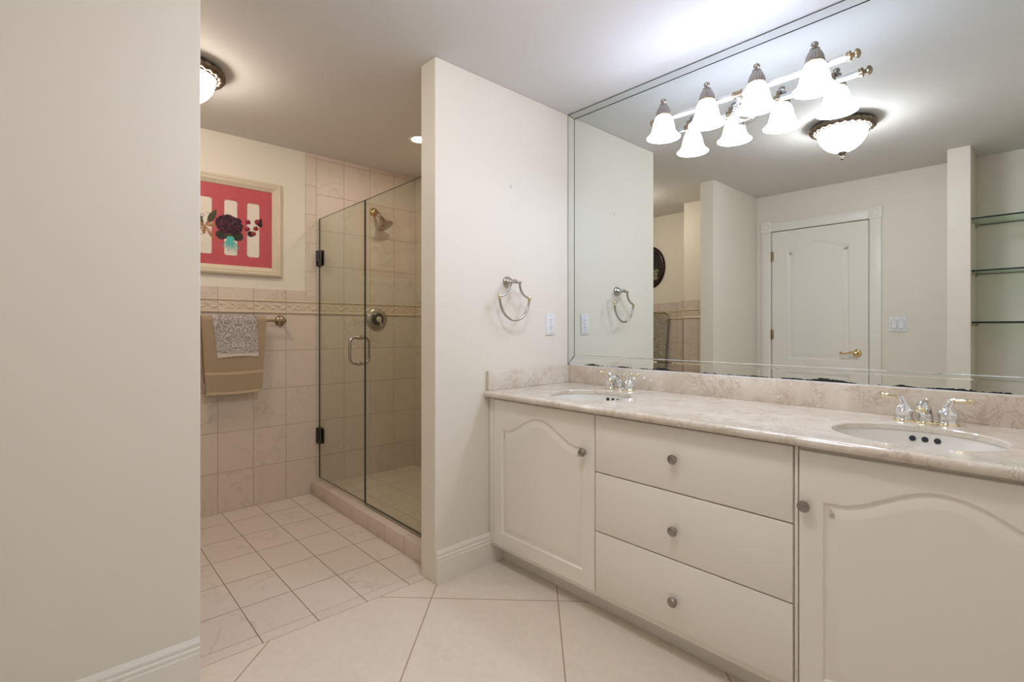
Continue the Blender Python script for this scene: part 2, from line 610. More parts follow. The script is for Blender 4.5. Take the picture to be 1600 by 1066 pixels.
# ------------------------------------------------------------------ walls
def wall(name, *b, bev=0.0):
    m_ = MB(); m_.box(*b, bev=bev)
    return struct(m_.build(name, 'wall', smooth=False))

wall('wall_mirror', XF - 0.11, 0.0, -0.06, XR + 0.1, 0.1, H)
wall('wall_far', XF - 0.11, YB - 0.1, -0.06, XF - 0.01, 0.0, H)
wall('wall_right', XR, YB - 0.1, -0.06, XR + 0.1, 0.0, H)
wall('wall_towel_ring', -TH, YE, 0.0, 0.0, 0.0, H, bev=0.004)
wall('wall_left', -TH, YB, 0.0, 0.0, YL, H, bev=0.004)
DX0, DX1, DZ = 0.132, 0.900, 2.094      # door opening
mb = MB()
mb.box(XF - 0.01, YB - 0.1, -0.06, DX0, YB, H)
mb.box(DX1, YB - 0.1, -0.06, XR, YB, H)
mb.box(DX0, YB - 0.1, DZ, DX1, YB, H)
mb.box(DX0, YB - 0.1, -0.06, DX1, YB, 0.0)
mb.box(DX0, YB - 0.1, 0.0, DX1, YB - 0.06, DZ, mi=1)
struct(mb.build('wall_back', ['wall', 'gapdark'], smooth=False))
wall('wall_partition', 1.428, YB, 0.0, 1.55, -2.40, H, bev=0.003)
wall('wall_chase', -0.575, YB, 0.0, -TH, -2.435, H)

# ------------------------------------------------------------------ wall tile
def ridge_profile(z):
    """half-round mouldings at the top and the bottom of the border"""
    h = 0.0
    for c, w, a in ((1.372, 0.008, 0.007), (1.293, 0.009, 0.009), (1.358, 0.003, 0.0015), (1.309, 0.003, 0.0015)):
        d = abs(z - c) / w
        if d < 1:
            h = max(h, a * math.sqrt(1 - d * d))
    return h

def relief(s, z):
    """leaf scroll that repeats on every border tile"""
    T = 0.2085
    p = ((s + 0.0045) / T) % 1.0
    zc = 1.333
    q = p * 2 * PI
    h = 0.0
    vine = zc + 0.013 * math.sin(2 * q)
    h += 0.0028 * math.exp(-((z - vine) / 0.0035) ** 2)
    for k in range(6):
        c = (k + 0.5) / 6
        sgn = 1 if k % 2 else -1
        dx = (p - c) * T
        dz = z - (zc - sgn * 0.010)
        u = dx * 0.8 + dz * 0.6 * sgn
        w = -dx * 0.6 * sgn + dz * 0.8
        h += 0.0062 * math.exp(-((u / 0.013) ** 2 + (w / 0.0048) ** 2))
    edge = min(p, 1 - p) * T
    h *= min(1.0, edge / 0.012)
    return h

def tile_wall(tag_, fixed, axis, a0, a1, nrm, low, cap, border, up=None, up_top=None, fine=True, off=0.010):
    """cladding on the plane axis=fixed between a0 and a1; nrm = +1/-1 side it faces"""
    def bx(mb_, b0, b1, z0, z1, th, bev=0.0):
        lo, hi = (fixed - off * nrm, fixed + (th - off) * nrm)
        lo, hi = min(lo, hi), max(lo, hi)
        if axis == 'x':
            mb_.box(lo, b0, z0, hi, b1, z1, bev)
        else:
            mb_.box(b0, lo, z0, b1, hi, z1, bev)
    m_ = MB(); bx(m_, a0, a1, 0.0, 1.284, off)
    struct(m_.build('trim_%d' % tag_, low, smooth=False))
    m_ = MB()
    def pt(u, v):
        s = a0 + (a1 - a0) * u; z = 1.282 + 0.099 * v
        d = max(ridge_profile(z), relief(s, z) if 0.1 < v < 0.9 else 0.0) + 0.001
        p = fixed + d * nrm
        return Vector((p, s, z)) if axis == 'x' else Vector((s, p, z))
    L = a1 - a0
    m_.grid(pt, int(L / (0.004 if fine else 0.012)), 44 if fine else 20)
    bx(m_, a0, a1, 1.284, 1.38, off)
    struct(m_.build('trim_%d' % (tag_ + 1), border, recalc=True, angle=60))
    return bx

bx = tile_wall(2, XF, 'x', YB, -0.0, 1, 'tile_far', 'tile_cap', 'border')
mb = MB(); bx(mb, YB, -0.912, 1.38, 1.452, 0.010, 0.003)
struct(mb.build('trim_4', 'tile_cap', smooth=False))
mb = MB(); bx(mb, -0.912, -0.838, 1.38, H, 0.010, 0.003)
struct(mb.build('trim_5', 'tile_strip', smooth=False))
mb = MB(); bx(mb, -0.838, 0.0, 1.38, H, 0.010)
struct(mb.build('trim_6', 'tile_far_up', smooth=False))
# shower back wall (the mirror wall's continuation)
bx = tile_wall(7, -0.012, 'y', XF, -TH, -1, 'tile_back', 'tile_cap_back', 'border_back', fine=False)
mb = MB(); bx(mb, XF, -TH, 1.38, H, 0.010)
struct(mb.build('trim_9', 'tile_back_up', smooth=False))
# shower's near side wall
mb = MB(); mb.box(-TH - 0.010, -0.84, 0.0, -TH + 0.001, -0.012, H)
struct(mb.build('trim_10', 'tile_far', smooth=False))
# toilet room back wall and chase (seen in the mirror)
bx = tile_wall(11, YB + 0.010, 'y', XF, -0.575, 1, 'tile_back', 'tile_cap_back', 'border_back', fine=False)
mb = MB(); bx(mb, XF, -0.575, 1.38, 1.47, 0.010, 0.003)
struct(mb.build('trim_13', 'tile_cap_back', smooth=False))
bx = tile_wall(14, -2.435 + 0.010, 'y', -0.585, -TH, 1, 'tile_back', 'tile_cap_back', 'border_back', fine=False)
mb = MB(); bx(mb, -0.585, -TH, 1.38, 1.47, 0.010, 0.003)
struct(mb.build('trim_16', 'tile_cap_back', smooth=False))
mb = MB(); mb.box(-0.585, YB, 0, -0.575, -2.425, 1.47, 0.002)
struct(mb.build('trim_17', 'tile_far', smooth=False))
# curb of the shower
mb = MB(); mb.box(XF, -0.880, 0.0, -TH, -0.765, 0.094, 0.005)
struct(mb.build('trim_18', 'tile_curb'))

# ------------------------------------------------------------------ baseboards
def baseboard(name, p0, p1, nrm):
    prof = [(0.0, 0.0), (0.015, 0.0), (0.015, 0.104), (0.0115, 0.110), (0.0135, 0.113), (0.0135, 0.121), (0.0085, 0.127),
            (0.0105, 0.130), (0.0105, 0.138), (0.006, 0.147), (0.003, 0.153), (0.0, 0.153)]
    n_ = Vector(nrm + (0,))
    a, b = Vector(p0 + (0,)), Vector(p1 + (0,))
    m_ = MB()
    m_.loft([[a + n_ * t + Vector((0, 0, z)) for t, z in prof], [b + n_ * t + Vector((0, 0, z)) for t, z in prof]], True, True)
    return struct(m_.build(name, 'trimw', angle=25))

baseboard('baseboard_towel_ring_wall', (0.0, YE + 0.003), (0.0, -0.53), (1, 0))
baseboard('baseboard_left', (0.0, YB), (0.0, YL - 0.003), (1, 0))
baseboard('baseboard_back', (0.985, YB), (1.428, YB), (0, 1))
baseboard('baseboard_right', (XR, YB), (XR, -0.66), (-1, 0))

# ------------------------------------------------------------------ entrance door in the back wall (seen in the mirror)
YD = YB + 0.004
door = MB()
prof = [(0, 0), (0.006, -0.003), (0.012, -0.007), (0.020, -0.008), (0.040, -0.003), (0.052, -0.002)]
panel_slab(door, lambda u, v, d: Vector((u, YD + d, v)), (DX0 + 0.005, 0.008, DX1 - 0.005, DZ - 0.005), 0.035,
           [arch_outline(0.272, 0.760, 0.905, 1.912, 1.968, shoulder=0.12),
            [Vector(p) for p in ((0.272, 0.25), (0.760, 0.25), (0.760, 0.785), (0.272, 0.785))]], prof)
d1 = struct(door.build('door_1', 'trimw', recalc=False, angle=30))
mb = MB()
w = 0.083
mb.box(DX0 - w, YB, 0, DX0 - 0.001, YB + 0.018, DZ + 0.002, 0.004)
mb.box(DX1 + 0.001, YB, 0, DX1 + w, YB + 0.018, DZ + 0.002, 0.004)
mb.box(DX0 - 0.001, YB, DZ + 0.001, DX1 + 0.001, YB + 0.018, DZ + w, 0.004)
for cx in (DX0 - w / 2, DX1 + w / 2):
    mb.box(cx - w / 2 - 0.006, YB, DZ, cx + w / 2 + 0.006, YB + 0.024, DZ + w + 0.012, 0.003)
    mb.lathe([(0.030, 0), (0.030, 0.004), (0.024, 0.002), (0.018, 0.005), (0.0, 0.006)], (cx, YB + 0.023, DZ + w / 2 + 0.006), (0, 1, 0), 24)
struct(mb.build('trim_19', 'trimw', angle=30))
for z in (1.861, 1.127, 0.30):
    mb = MB()
    mb.tube([(DX0 - 0.001, YD + 0.008, z - 0.045), (DX0 - 0.001, YD + 0.008, z + 0.045)], 0.006, 12)
    mb.box(DX0 - 0.004, YD - 0.002, z - 0.043, DX0 + 0.022, YD + 0.0025, z + 0.043)
    for s in (-1, 1):
        mb.sphere((DX0 - 0.001, YD + 0.008, z + s * 0.047), 0.006, 10)
    mb.build('door_hinge', 'oldbrass', d1)
mb = MB()
kx, kz = 0.815, 0.975
mb.lathe([(0.033, 0), (0.033, 0.004), (0.028, 0.009), (0.016, 0.013), (0.012, 0.03), (0.013, 0.05), (0.0, 0.054)], (kx, YD, kz), (0, 1, 0), 28)
pts, rad = [], []
for k in range(13):
    t = k / 12
    pts.append((kx - 0.105 * t, YD + 0.045 - 0.006 * t, kz - 0.006 + 0.016 * math.sin(t * PI * 1.6) * (1 - t) + 0.004))
    rad.append(0.0095 - 0.004 * t)
mb.tube(pts, rad, 12)
mb.lathe([(0.011, -0.004), (0.011, 0.004)], (kx - 0.108, YD + 0.039, kz), (0, 1, 0), 16)
mb.build('door_handle', 'brass', d1)

# ------------------------------------------------------------------ vanity cabinets
YC = -0.615      # front of doors and drawers
CZ0, CZ1 = 0.092, 0.8495
PROF = [(0, 0), (0.005, -0.005), (0.010, -0.006), (0.016, -0.005), (0.034, -0.0005), (0.040, 0.0)]

def knob(x, z, parent, tilt=0.0):
    m_ = MB()
    m_.lathe([(0.010, 0), (0.009, 0.003), (0.006, 0.007), (0.0065, 0.009), (0.012, 0.012), (0.0165, 0.015), (0.0175, 0.0185),
              (0.0160, 0.0220), (0.0140, 0.0222), (0.0125, 0.0245), (0.007, 0.0262), (0.0, 0.0268)], (x, YC, z), (tilt, -1, 0), 28)
    return m_.build('knob', 'pewter', parent)

def carcass(parent, x0, x1, stile_l, stile_r):
    m_ = MB()
    m_.box(x0, YC + 0.013, CZ0, x1, YC + 0.031, CZ1, 0.001)      # face frame board
    m_.box(x0, YC + 0.031, CZ0, x0 + 0.016, -0.004, CZ1)         # sides, floor and back of an open box
    m_.box(x1 - 0.016, YC + 0.031, CZ0, x1, -0.004, CZ1)
    m_.box(x0 + 0.016, YC + 0.031, CZ0, x1 - 0.016, -0.004, CZ0 + 0.016)
    m_.box(x0 + 0.016, -0.016, CZ0 + 0.016, x1 - 0.016, -0.004, CZ1)
    if stile_l:
        m_.box(x0, YC + 0.003, CZ0 + 0.014, x0 + stile_l, YC + 0.022, CZ1, 0.0015)
    if stile_r:
        m_.box(x1 - stile_r, YC + 0.003, CZ0 + 0.014, x1, YC + 0.022, CZ1, 0.0015)
    m_.build('body', 'cab', parent)
    m_ = MB()
    m_.box(x0, -0.53, 0.0, x1, -0.512, CZ0, 0.001)
    m_.build('toe_kick', 'toe', parent)

def door_unit(name, label, x0, x1, dx0, dx1, sl, sr, kx, kz, top):
    t = thing(name, label, 'cabinet', ((x0 + x1) / 2, -0.3, 0.0), 'vanity sink cabinets')
    carcass(t, x0, x1, sl, sr)
    m_ = MB()
    panel_slab(m_, lambda u, v, d: Vector((u, YC - d, v)), (dx0, 0.112, dx1, top), 0.0125,
               [arch_outline(dx0 + 0.062, dx1 - 0.062, 0.178, 0.688, 0.772, shoulder=0.07)], PROF, 0.003)
    d_ = m_.build('door', 'cab', t, angle=28)
    knob(kx, kz, d_)
    return t

door_unit('sink_cabinet', 'cream arched-panel vanity cabinet under the far sink, against the towel ring wall', 0.003, 0.672, 0.039, 0.670, 0.033, 0, 0.620, 0.672, 0.832)
door_unit('sink_cabinet', 'cream arched-panel vanity cabinet under the near sink, right of the drawers', 1.412, XR - 0.003, 1.424, 2.070, 0.008, 0.033, 1.441, 0.666, 0.826)
dt = thing('drawer_cabinet', 'cream cabinet of three plain drawers between the two arched-door sink cabinets', 'cabinet', (1.04, -0.3, 0.0))
carcass(dt, 0.672, 1.412, 0, 0)
for z0, z1, kz in ((0.603, 0.832, 0.721), (0.364, 0.599, 0.468), (0.118, 0.360, 0.219)):
    mb = MB()
    mb.box(0.675, YC, z0, 1.407, YC + 0.0125, z1, 0.003)
    d_ = mb.build('drawer', 'cab', dt)
    knob(1.025, kz, d_)

# ------------------------------------------------------------------ countertop with two cut-outs
CT = 0.870
SINKS = ((0.455, -0.372, 0.196, 0.186), (1.655, -0.376, 0.206, 0.188))
YF = -0.648
ct = thing('countertop', 'polished beige marble vanity top with two oval sink openings and bullnose front', 'countertop', (1.05, -0.3, 0.84))
mb = MB()
x0, x1 = 0.002, XR - 0.002
yb = -0.002
outer = [Vector((x0, YF + 0.018, CT)), Vector((x1, YF + 0.018, CT)), Vector((x1, yb, CT)), Vector((x0, yb, CT))]
holes = [ellipse(*s, CT) for s in SINKS]
face_with_holes(mb, outer, holes, (0, 0, 1))
face_with_holes(mb, [p - Vector((0, 0, 0.020)) for p in outer], [[p - Vector((0, 0, 0.020)) for p in h] for h in holes], (0, 0, -1))
for cx, cy, a, b in SINKS:
    mb.loft([ellipse(cx, cy, a, b, CT), ellipse(cx, cy, a - 0.003, b - 0.003, CT - 0.003), ellipse(cx, cy, a - 0.003, b - 0.003, CT - 0.018), ellipse(cx, cy, a, b, CT - 0.020)], True, False)
nose = [(YF + 0.018, CT), (YF + 0.0165, CT - 0.0015), (YF + 0.015, CT - 0.0015), (YF + 0.010, CT - 0.002), (YF + 0.004, CT - 0.005), (YF + 0.001, CT - 0.010), (YF, CT - 0.015),
        (YF + 0.001, CT - 0.021), (YF + 0.005, CT - 0.027), (YF + 0.012, CT - 0.030), (YF + 0.018, CT - 0.030), (YF + 0.018, CT - 0.020)]
mb.loft([[Vector((x0, y, z)) for y, z in nose], [Vector((x1, y, z)) for y, z in nose]], False, False)
for x in (x0, x1):
    mb.poly([(x, y, z) for y, z in nose] + [(x, yb, CT - 0.020), (x, yb, CT)])
mb.build('slab', 'marble', ct, recalc=True, angle=40)
mb = MB(); mb.box(0.022, -0.020, CT, XR - 0.003, -0.001, 0.970, 0.0015)
mb.build('backsplash', 'marble', ct)
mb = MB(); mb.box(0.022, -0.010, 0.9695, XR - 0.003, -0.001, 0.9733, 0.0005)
mb.build('splash_highlight', 'plastic', ct, smooth=False)  # white strip added for the light caught on the splash's polished top edge
mb = MB(); mb.box(0.001, -0.628, CT, 0.021, -0.001, 0.970, 0.003)
mb.build('side_splash', 'marble', ct)

# ------------------------------------------------------------------ sinks
def make_sink(name, label, cx, cy, a, b):
    t = thing(name, label, 'sink', (cx, cy, 0.70), 'vanity sinks')
    m_ = MB()
    rings = []
    D = 0.135
    prof = [(1.06, 0.0), (1.0, 0.0), (0.985, -0.012), (0.965, -0.03), (0.93, -0.055), (0.86, -0.085), (0.72, -0.112), (0.5, -0.127), (0.25, -0.134), (0.10, -0.137)]
    zt = CT - 0.0203
    for s, dz in prof:
        rings.append(ellipse(cx, cy, a * s, b * s, zt + dz))
    m_.loft(rings, True, False)
    # outside of the bowl
    out = [ellipse(cx, cy, a * s + 0.008, b * s + 0.008, zt + dz - 0.008) for s, dz in prof]
    out[0] = ellipse(cx, cy, a * 1.06, b * 1.06, zt - 0.008)
    m_.loft([rings[0]] + out, True, False)
    m_.poly(list(reversed(out[-1])))
    m_.poly(rings[-1])
    m_.build('basin', 'porcelain', t, angle=60)
    m_ = MB()
    m_.lathe([(0.0, 0.001), (0.016, 0.001), (0.0165, 0.004), (0.021, 0.004), (0.022, 0.0), (0.0, 0.0)], (cx, cy, zt - 0.1365), (0, 0, 1), 28)
    m_.build('drain', 'chrome', t)
    for k in (-1, 0, 1):
        m_ = MB()
        ang = PI / 2 + k * -0.155 
        s = 0.970
        px, py = cx + a * s * math.cos(ang), cy + b * s * math.sin(ang)
        nrm = Vector((-math.cos(ang) / a, -math.sin(ang) / b, 0)).normalized()
        m_.lathe([(0.0, -0.003), (0.0088, -0.003), (0.0088, 0.0012), (0.0, 0.0012)], (px, py, zt - 0.021), nrm + Vector((0, 0, 0.25)), 18)
        m_.build('overflow_hole', 'slot', t)
    return t

make_sink('sink_basin', 'oval bone undermount sink at the far end, near the side wall', *SINKS[0])
make_sink('sink_basin', 'oval bone undermount sink at the near end, above the right cabinet', *SINKS[1])

# ------------------------------------------------------------------ faucets
def make_faucet(name, label, cx, cy):
    t = thing(name, label, 'faucet', (cx, cy, CT), 'chrome and brass sink faucets')
    bell = [(0.0265, 0.006), (0.0240, 0.010), (0.0235, 0.020), (0.0255, 0.029), (0.0275, 0.035), (0.0245, 0.042), (0.0165, 0.050), (0.0110, 0.058), (0.009, 0.064), (0.0, 0.066)]
    foot = [(0.0, 0.0), (0.0295, 0.0), (0.0295, 0.0025), (0.0265, 0.0065), (0.0, 0.0065)]
    for s in (-1, 1):
        hx = cx + s * 0.056
        m_ = MB()
        m_.lathe(bell, (hx, cy, CT), (0, 0, 1), 28)
        pts = []
        for k in range(9):
            a = k / 8
            pts.append((hx + s * (0.000 + 0.0155 * a ** 1.4), cy - 0.004 * a, CT + 0.052 + 0.028 * math.sin(a * PI / 2)))
        m_.tube(pts, [0.0125 - 0.0058 * k / 8 for k in range(9)], 14)
        h_ = m_.build('tap_handle', 'chrome', t)
        m_ = MB(); m_.lathe(foot, (hx, cy, CT), (0, 0, 1), 28); m_.build('foot_ring', 'pale_brass', h_)
        m_ = MB()
        m_.lathe([(0.0085, 0.0), (0.0090, 0.003), (0.0064, 0.005), (0.0068, 0.017), (0.0080, 0.030), (0.0070, 0.037), (0.0052, 0.039), (0.0078, 0.042), (0.0074, 0.047), (0.0040, 0.050), (0.0, 0.051)],
                 (hx + s * 0.0145, cy - 0.004, CT + 0.0795), (s, -0.10, 0.06), 18)
        m_.build('lever', 'pale_brass', h_)
    m_ = MB()
    pts, rad = [], []
    ctrl = [(0.004, 0.004, 0.021), (0.003, 0.020, 0.020), (-0.004, 0.040, 0.0185), (-0.018, 0.055, 0.0175), (-0.040, 0.063, 0.0165), (-0.066, 0.062, 0.0155), (-0.088, 0.053, 0.0145)]
    for i in range(len(ctrl) - 1):
        for k in range(4):
            a = k / 4
            pts.append((cx, cy + ctrl[i][0] * (1 - a) + ctrl[i + 1][0] * a, CT + ctrl[i][1] * (1 - a) + ctrl[i + 1][1] * a))
            rad.append(ctrl[i][2] * (1 - a) + ctrl[i + 1][2] * a)
    pts.append((cx, cy + ctrl[-1][0], CT + ctrl[-1][1])); rad.append(ctrl[-1][2])
    m_.tube(pts, rad, 20)
    sp = m_.build('spout', 'chrome', t, angle=50)
    m_ = MB(); m_.lathe(foot, (cx, cy, CT), (0, 0, 1), 28); m_.build('foot_ring', 'pale_brass', sp)
    m_ = MB()
    m_.lathe([(0.0, 0.0), (0.0142, 0.0), (0.0148, 0.003), (0.0140, 0.010), (0.010, 0.012), (0.0, 0.011)], (cx, cy - 0.082, CT + 0.056), (0, -0.55, -0.84), 22)
    m_.build('spout_tip', 'pale_brass', sp)
    m_ = MB()
    m_.tube([(cx, cy + 0.034, CT), (cx, cy + 0.034, CT + 0.066)], 0.0028, 10)
    m_.sphere((cx, cy + 0.034, CT + 0.071), 0.0075, 14)
    m_.build('lift_rod', 'pale_brass', t)
    return t

f0 = make_faucet('faucet', 'chrome faucet with brass lever handles behind the far sink', 0.432, -0.100)
dup(f0, (1.645, -0.106, CT), 'chrome faucet with brass lever handles behind the near right sink')

# ------------------------------------------------------------------ mirror
mt = thing('vanity_mirror', 'wall-to-wall frameless vanity mirror with mirrored border strips and worn bottom edge', 'mirror', (1.05, 0.0, 0.973))
SX, TZ, BZ0, BZ1 = 0.050, 2.398, 0.9735, 1.0235
yF = -0.007
mb = MB(); mb.box(0.002, -0.002, 0.972, XR - 0.001, -0.0005, H - 0.001)
mb.build('backing', 'seam', mt, smooth=False)

def mirror_pane(name, poly, mats, bev):
    """poly: outline in x,z counter-clockwise seen from the room; bev: one (width, depth) per edge"""
    n = len(poly)
    P = [Vector(p) for p in poly]
    inner = []
    for i in range(n):
        p0, p1, p2 = P[i - 1], P[i], P[(i + 1) % n]
        e1 = (p1 - p0).normalized(); e2 = (p2 - p1).normalized()
        n1 = Vector((-e1.y, e1.x)); n2 = Vector((-e2.y, e2.x))
        w1, w2 = bev[i - 1], bev[i]
        # intersection of the two offset edges
        a = p1 + n1 * w1; b = p1 + n2 * w2
        den = e1.x * e2.y - e1.y * e2.x
        s = ((b.x - a.x) * e2.y - (b.y - a.y) * e2.x) / den
        inner.append(a + e1 * s)
    m_ = MB()
    m_.poly([(p.x, yF, p.y) for p in inner])
    for i in range(n):
        j = (i + 1) % n
        if bev[i] > 1e-5:
            m_.poly([(P[i].x, yF + 0.0007, P[i].y), (P[j].x, yF + 0.0007, P[j].y), (inner[j].x, yF, inner[j].y), (inner[i].x, yF, inner[i].y)])
        m_.poly([(P[i].x, -0.002, P[i].y), (P[j].x, -0.002, P[j].y), (P[j].x, yF + 0.0007, P[j].y), (P[i].x, yF + 0.0007, P[i].y)], 1)
    return m_.build(name, mats, mt, smooth=False)

g = 0.0022
xr = XR - 0.003
mirror_pane('pane', [(SX + g, BZ1 + 0.003), (xr, BZ1 + 0.003), (xr, TZ - g), (SX + g, TZ - g)], ['mirror', 'seam'], [0.0035, 0, 0, 0])
mirror_pane('side_strip', [(0.004, BZ0 + 0.002), (SX - g, BZ1 + 0.002), (SX - g, TZ + 0.001), (0.004, H - 0.006)], ['mirror', 'seam'], [0.0, 0, 0, 0])
mirror_pane('top_strip', [(SX + 0.001, TZ + g), (xr, TZ + g), (xr, H - 0.006), (0.008, H - 0.006)], ['mirror', 'seam'], [0.0, 0, 0, 0])
LOW = mirror_pane('bottom_strip', [(0.006, BZ0), (xr, BZ0), (xr, BZ1 - 0.008), (SX - 0.004, BZ1 - 0.008)], ['mirror_low', 'seam'], [0.0, 0, 0.0035, 0])
mirror_pane('seam_strip', [(SX - 0.003, BZ1 - 0.0075), (xr, BZ1 - 0.0075), (xr, BZ1 + 0.0025), (SX + 0.001, BZ1 + 0.0025)], ['mirror', 'seam'], [0, 0, 0, 0])

# ------------------------------------------------------------------ vanity light on the mirror
vl = thing('vanity_light', 'four-shade vanity light on a long silver bar fixed to the mirror', 'wall light', (1.026, -0.007, 2.14))
LY, LZ = -0.092, 2.176
mb = MB(); mb.tube([(0.640, LY, LZ), (1.430, LY, LZ)], 0.0125, 20)
mb.build('bar', 'satin', vl)
for s, ex in ((-1, 0.640), (1, 1.430)):
    mb = MB()
    mb.lathe([(0.0135, -0.012), (0.0165, -0.010), (0.0165, -0.004), (0.0185, -0.001), (0.0185, 0.002), (0.009, 0.006), (0.007, 0.010), (0.010, 0.014), (0.0175, 0.018), (0.0180, 0.023), (0.013, 0.030), (0.0, 0.034)],
             (ex, LY, LZ), (s, 0, 0), 24)
    mb.build('bar_finial', 'oldbrass', vl)
mb = MB()
mb.lathe([(0.060, 0.0), (0.063, 0.004), (0.060, 0.010), (0.050, 0.014), (0.044, 0.012), (0.038, 0.018), (0.026, 0.024), (0.018, 0.034), (0.0, 0.036)], (1.026, -0.0075, 2.135), (0, -1, 0), 96, flute=(30, 0.025))
for k in range(28):
    a = 2 * PI * k / 28
    mb.sphere((1.026 + 0.052 * math.cos(a), -0.020, 2.135 + 0.052 * math.sin(a)), 0.0045, 8)
mb.tube([(1.026, -0.03, 2.137), (1.026, -0.06, 2.142), (1.026, -0.082, 2.160), (1.026, LY, LZ)], 0.010, 14)
mb.build('backplate', 'chrome', vl)
mb = MB()
mb.lathe([(0.0130, -0.022), (0.0165, -0.020), (0.0165, -0.014), (0.0145, -0.012), (0.0145, 0.012), (0.0165, 0.014), (0.0165, 0.020), (0.0130, 0.022)], (1.026, LY, LZ), (1, 0, 0), 24)
mb.build('bar_collar', 'oldbrass', vl)
SHX = (0.706, 0.914, 1.122, 1.330)
SY = -0.145
for sx in SHX:
    mb = MB()
    outer = [(0.030, 2.170), (0.0365, 2.159), (0.0425, 2.144), (0.047, 2.126), (0.0505, 2.108), (0.0545, 2.095), (0.062, 2.082), (0.0715, 2.073), (0.0755, 2.069)]
    inner = [(0.0755, 2.069), (0.0725, 2.0685), (0.0605, 2.079), (0.052, 2.093), (0.0475, 2.108), (0.044, 2.126), (0.0395, 2.144), (0.0335, 2.157), (0.026, 2.166)]
    mb.lathe(outer, (sx, SY, 0), (0, 0, 1), 40, cap=False)
    mb.lathe(inner, (sx, SY, 0), (0, 0, 1), 40, 1, cap=False)
    sh = mb.build('lamp_shade', ['shade', 'shade_in'], vl, angle=60)
    mb = MB()
    mb.lathe([(0.0, 2.168), (0.031, 2.1655), (0.0345, 2.168), (0.0345, 2.173), (0.0315, 2.176)], (sx, SY, 0), (0, 0, 1), 40, 1)
    mb.lathe([(0.0315, 2.175), (0.0305, 2.185), (0.0265, 2.199), (0.0205, 2.211), (0.0160, 2.218)], (sx, SY, 0), (0, 0, 1), 96, flute=(20, 0.05))
    mb.lathe([(0.0165, 2.219), (0.0175, 2.222), (0.011, 2.225), (0.008, 2.228), (0.0105, 2.232), (0.0130, 2.238), (0.0120, 2.244), (0.006, 2.249), (0.0, 2.250)], (sx, SY, 0), (0, 0, 1), 24)
    mb.build('shade_cap', ['capsilver', 'oldbrass'], sh)
    mb = MB()
    mb.lathe([(0.0135, -0.013), (0.0160, -0.011), (0.0160, 0.011), (0.0135, 0.013)], (sx, LY, LZ), (1, 0, 0), 20)
    mb.tube([(sx, LY, LZ + 0.012), (sx, LY - 0.004, LZ + 0.032), (sx, LY - 0.016, LZ + 0.040), (sx, SY + 0.024, LZ + 0.040), (sx, SY + 0.014, LZ + 0.036)], 0.006, 12)
    mb.tube([(sx, LY, LZ - 0.012), (sx, LY, LZ - 0.020)], [0.008, 0.004], 12)
    mb.build('shade_arm', 'oldbrass', vl)

# ------------------------------------------------------------------ ceiling lights
def dome(name, label, cx, cy, glass):
    t = thing(name, label, 'ceiling light', (cx, cy, H), 'flush ceiling lights')
    m_ = MB()
    rings = []
    n = 160
    for k in range(n):
        a = 2 * PI * k / n
        ring = []
        for j in range(18):
            p = 2 * PI * j / 18
            rr = 0.020 * (1 + 0.16 * math.cos(3 * p + 26 * a))
            R = 0.154 + rr * math.cos(p)
            ring.append(Vector((cx + R * math.cos(a), cy + R * math.sin(a), H - 0.028 + rr * 1.05 * math.sin(p))))
        rings.append(ring)
    m_.loft(rings, True, False, loop=True)
    m_.lathe([(0.0, 0.0), (0.150, 0.0), (0.158, -0.010), (0.150, -0.030), (0.138, -0.044), (0.130, -0.044)], (cx, cy, H), (0, 0, 1), 64, cap=False)
    m_.lathe([(0.130, -0.040), (0.1375, -0.040), (0.1395, -0.046), (0.1375, -0.050), (0.132, -0.049)], (cx, cy, H), (0, 0, 1), 64, cap=False)
    m_.build('rim', 'bronze', t, angle=70)
    m_ = MB()
    prof = [(0.132, -0.040)]
    for k in range(1, 13):
        a = k / 12 * PI / 2
        prof.append((0.1335 * math.cos(a), -0.040 - 0.138 * math.sin(a)))
    m_.lathe(prof, (cx, cy, H), (0, 0, 1), 56, cap=False)
    m_.build('glass_bowl', glass, t, angle=60)
    m_ = MB()
    z = -0.174
    m_.lathe([(0.0, z), (0.022, z - 0.002), (0.024, z - 0.006), (0.018, z - 0.012), (0.014, z - 0.022), (0.009, z - 0.028), (0.012, z - 0.033), (0.008, z - 0.039), (0.009, z - 0.044), (0.004, z - 0.050), (0.0, z - 0.053)],
             (cx, cy, H), (0, 0, 1), 24)
    m_.build('finial', 'bronze', t)
    return t

dome('ceiling_light', 'bronze-rimmed glass bowl ceiling light over the vanity room, seen in the mirror', 1.058, -1.335, 'bowl')
dome('ceiling_light', 'bronze-rimmed bowl ceiling light cut off by the left wall edge, above the toilet room', -0.880, -1.775, 'bowl_warm')

rl = thing('recessed_light', 'small round recessed downlight in the ceiling over the shower', 'recessed light', (-0.915, -0.445, H))
mb = MB()
mb.lathe([(0.052, 0.0), (0.072, -0.001), (0.074, -0.004), (0.066, -0.007), (0.052, -0.004)], (-0.915, -0.445, H), (0, 0, 1), 40, cap=False)
mb.build('trim_ring', 'trimw', rl)
mb = MB(); mb.lathe([(0.053, -0.003), (0.04, -0.006), (0.0, -0.008)], (-0.915, -0.445, H), (0, 0, 1), 32, cap=False)
mb.build('lens', 'lens', rl)

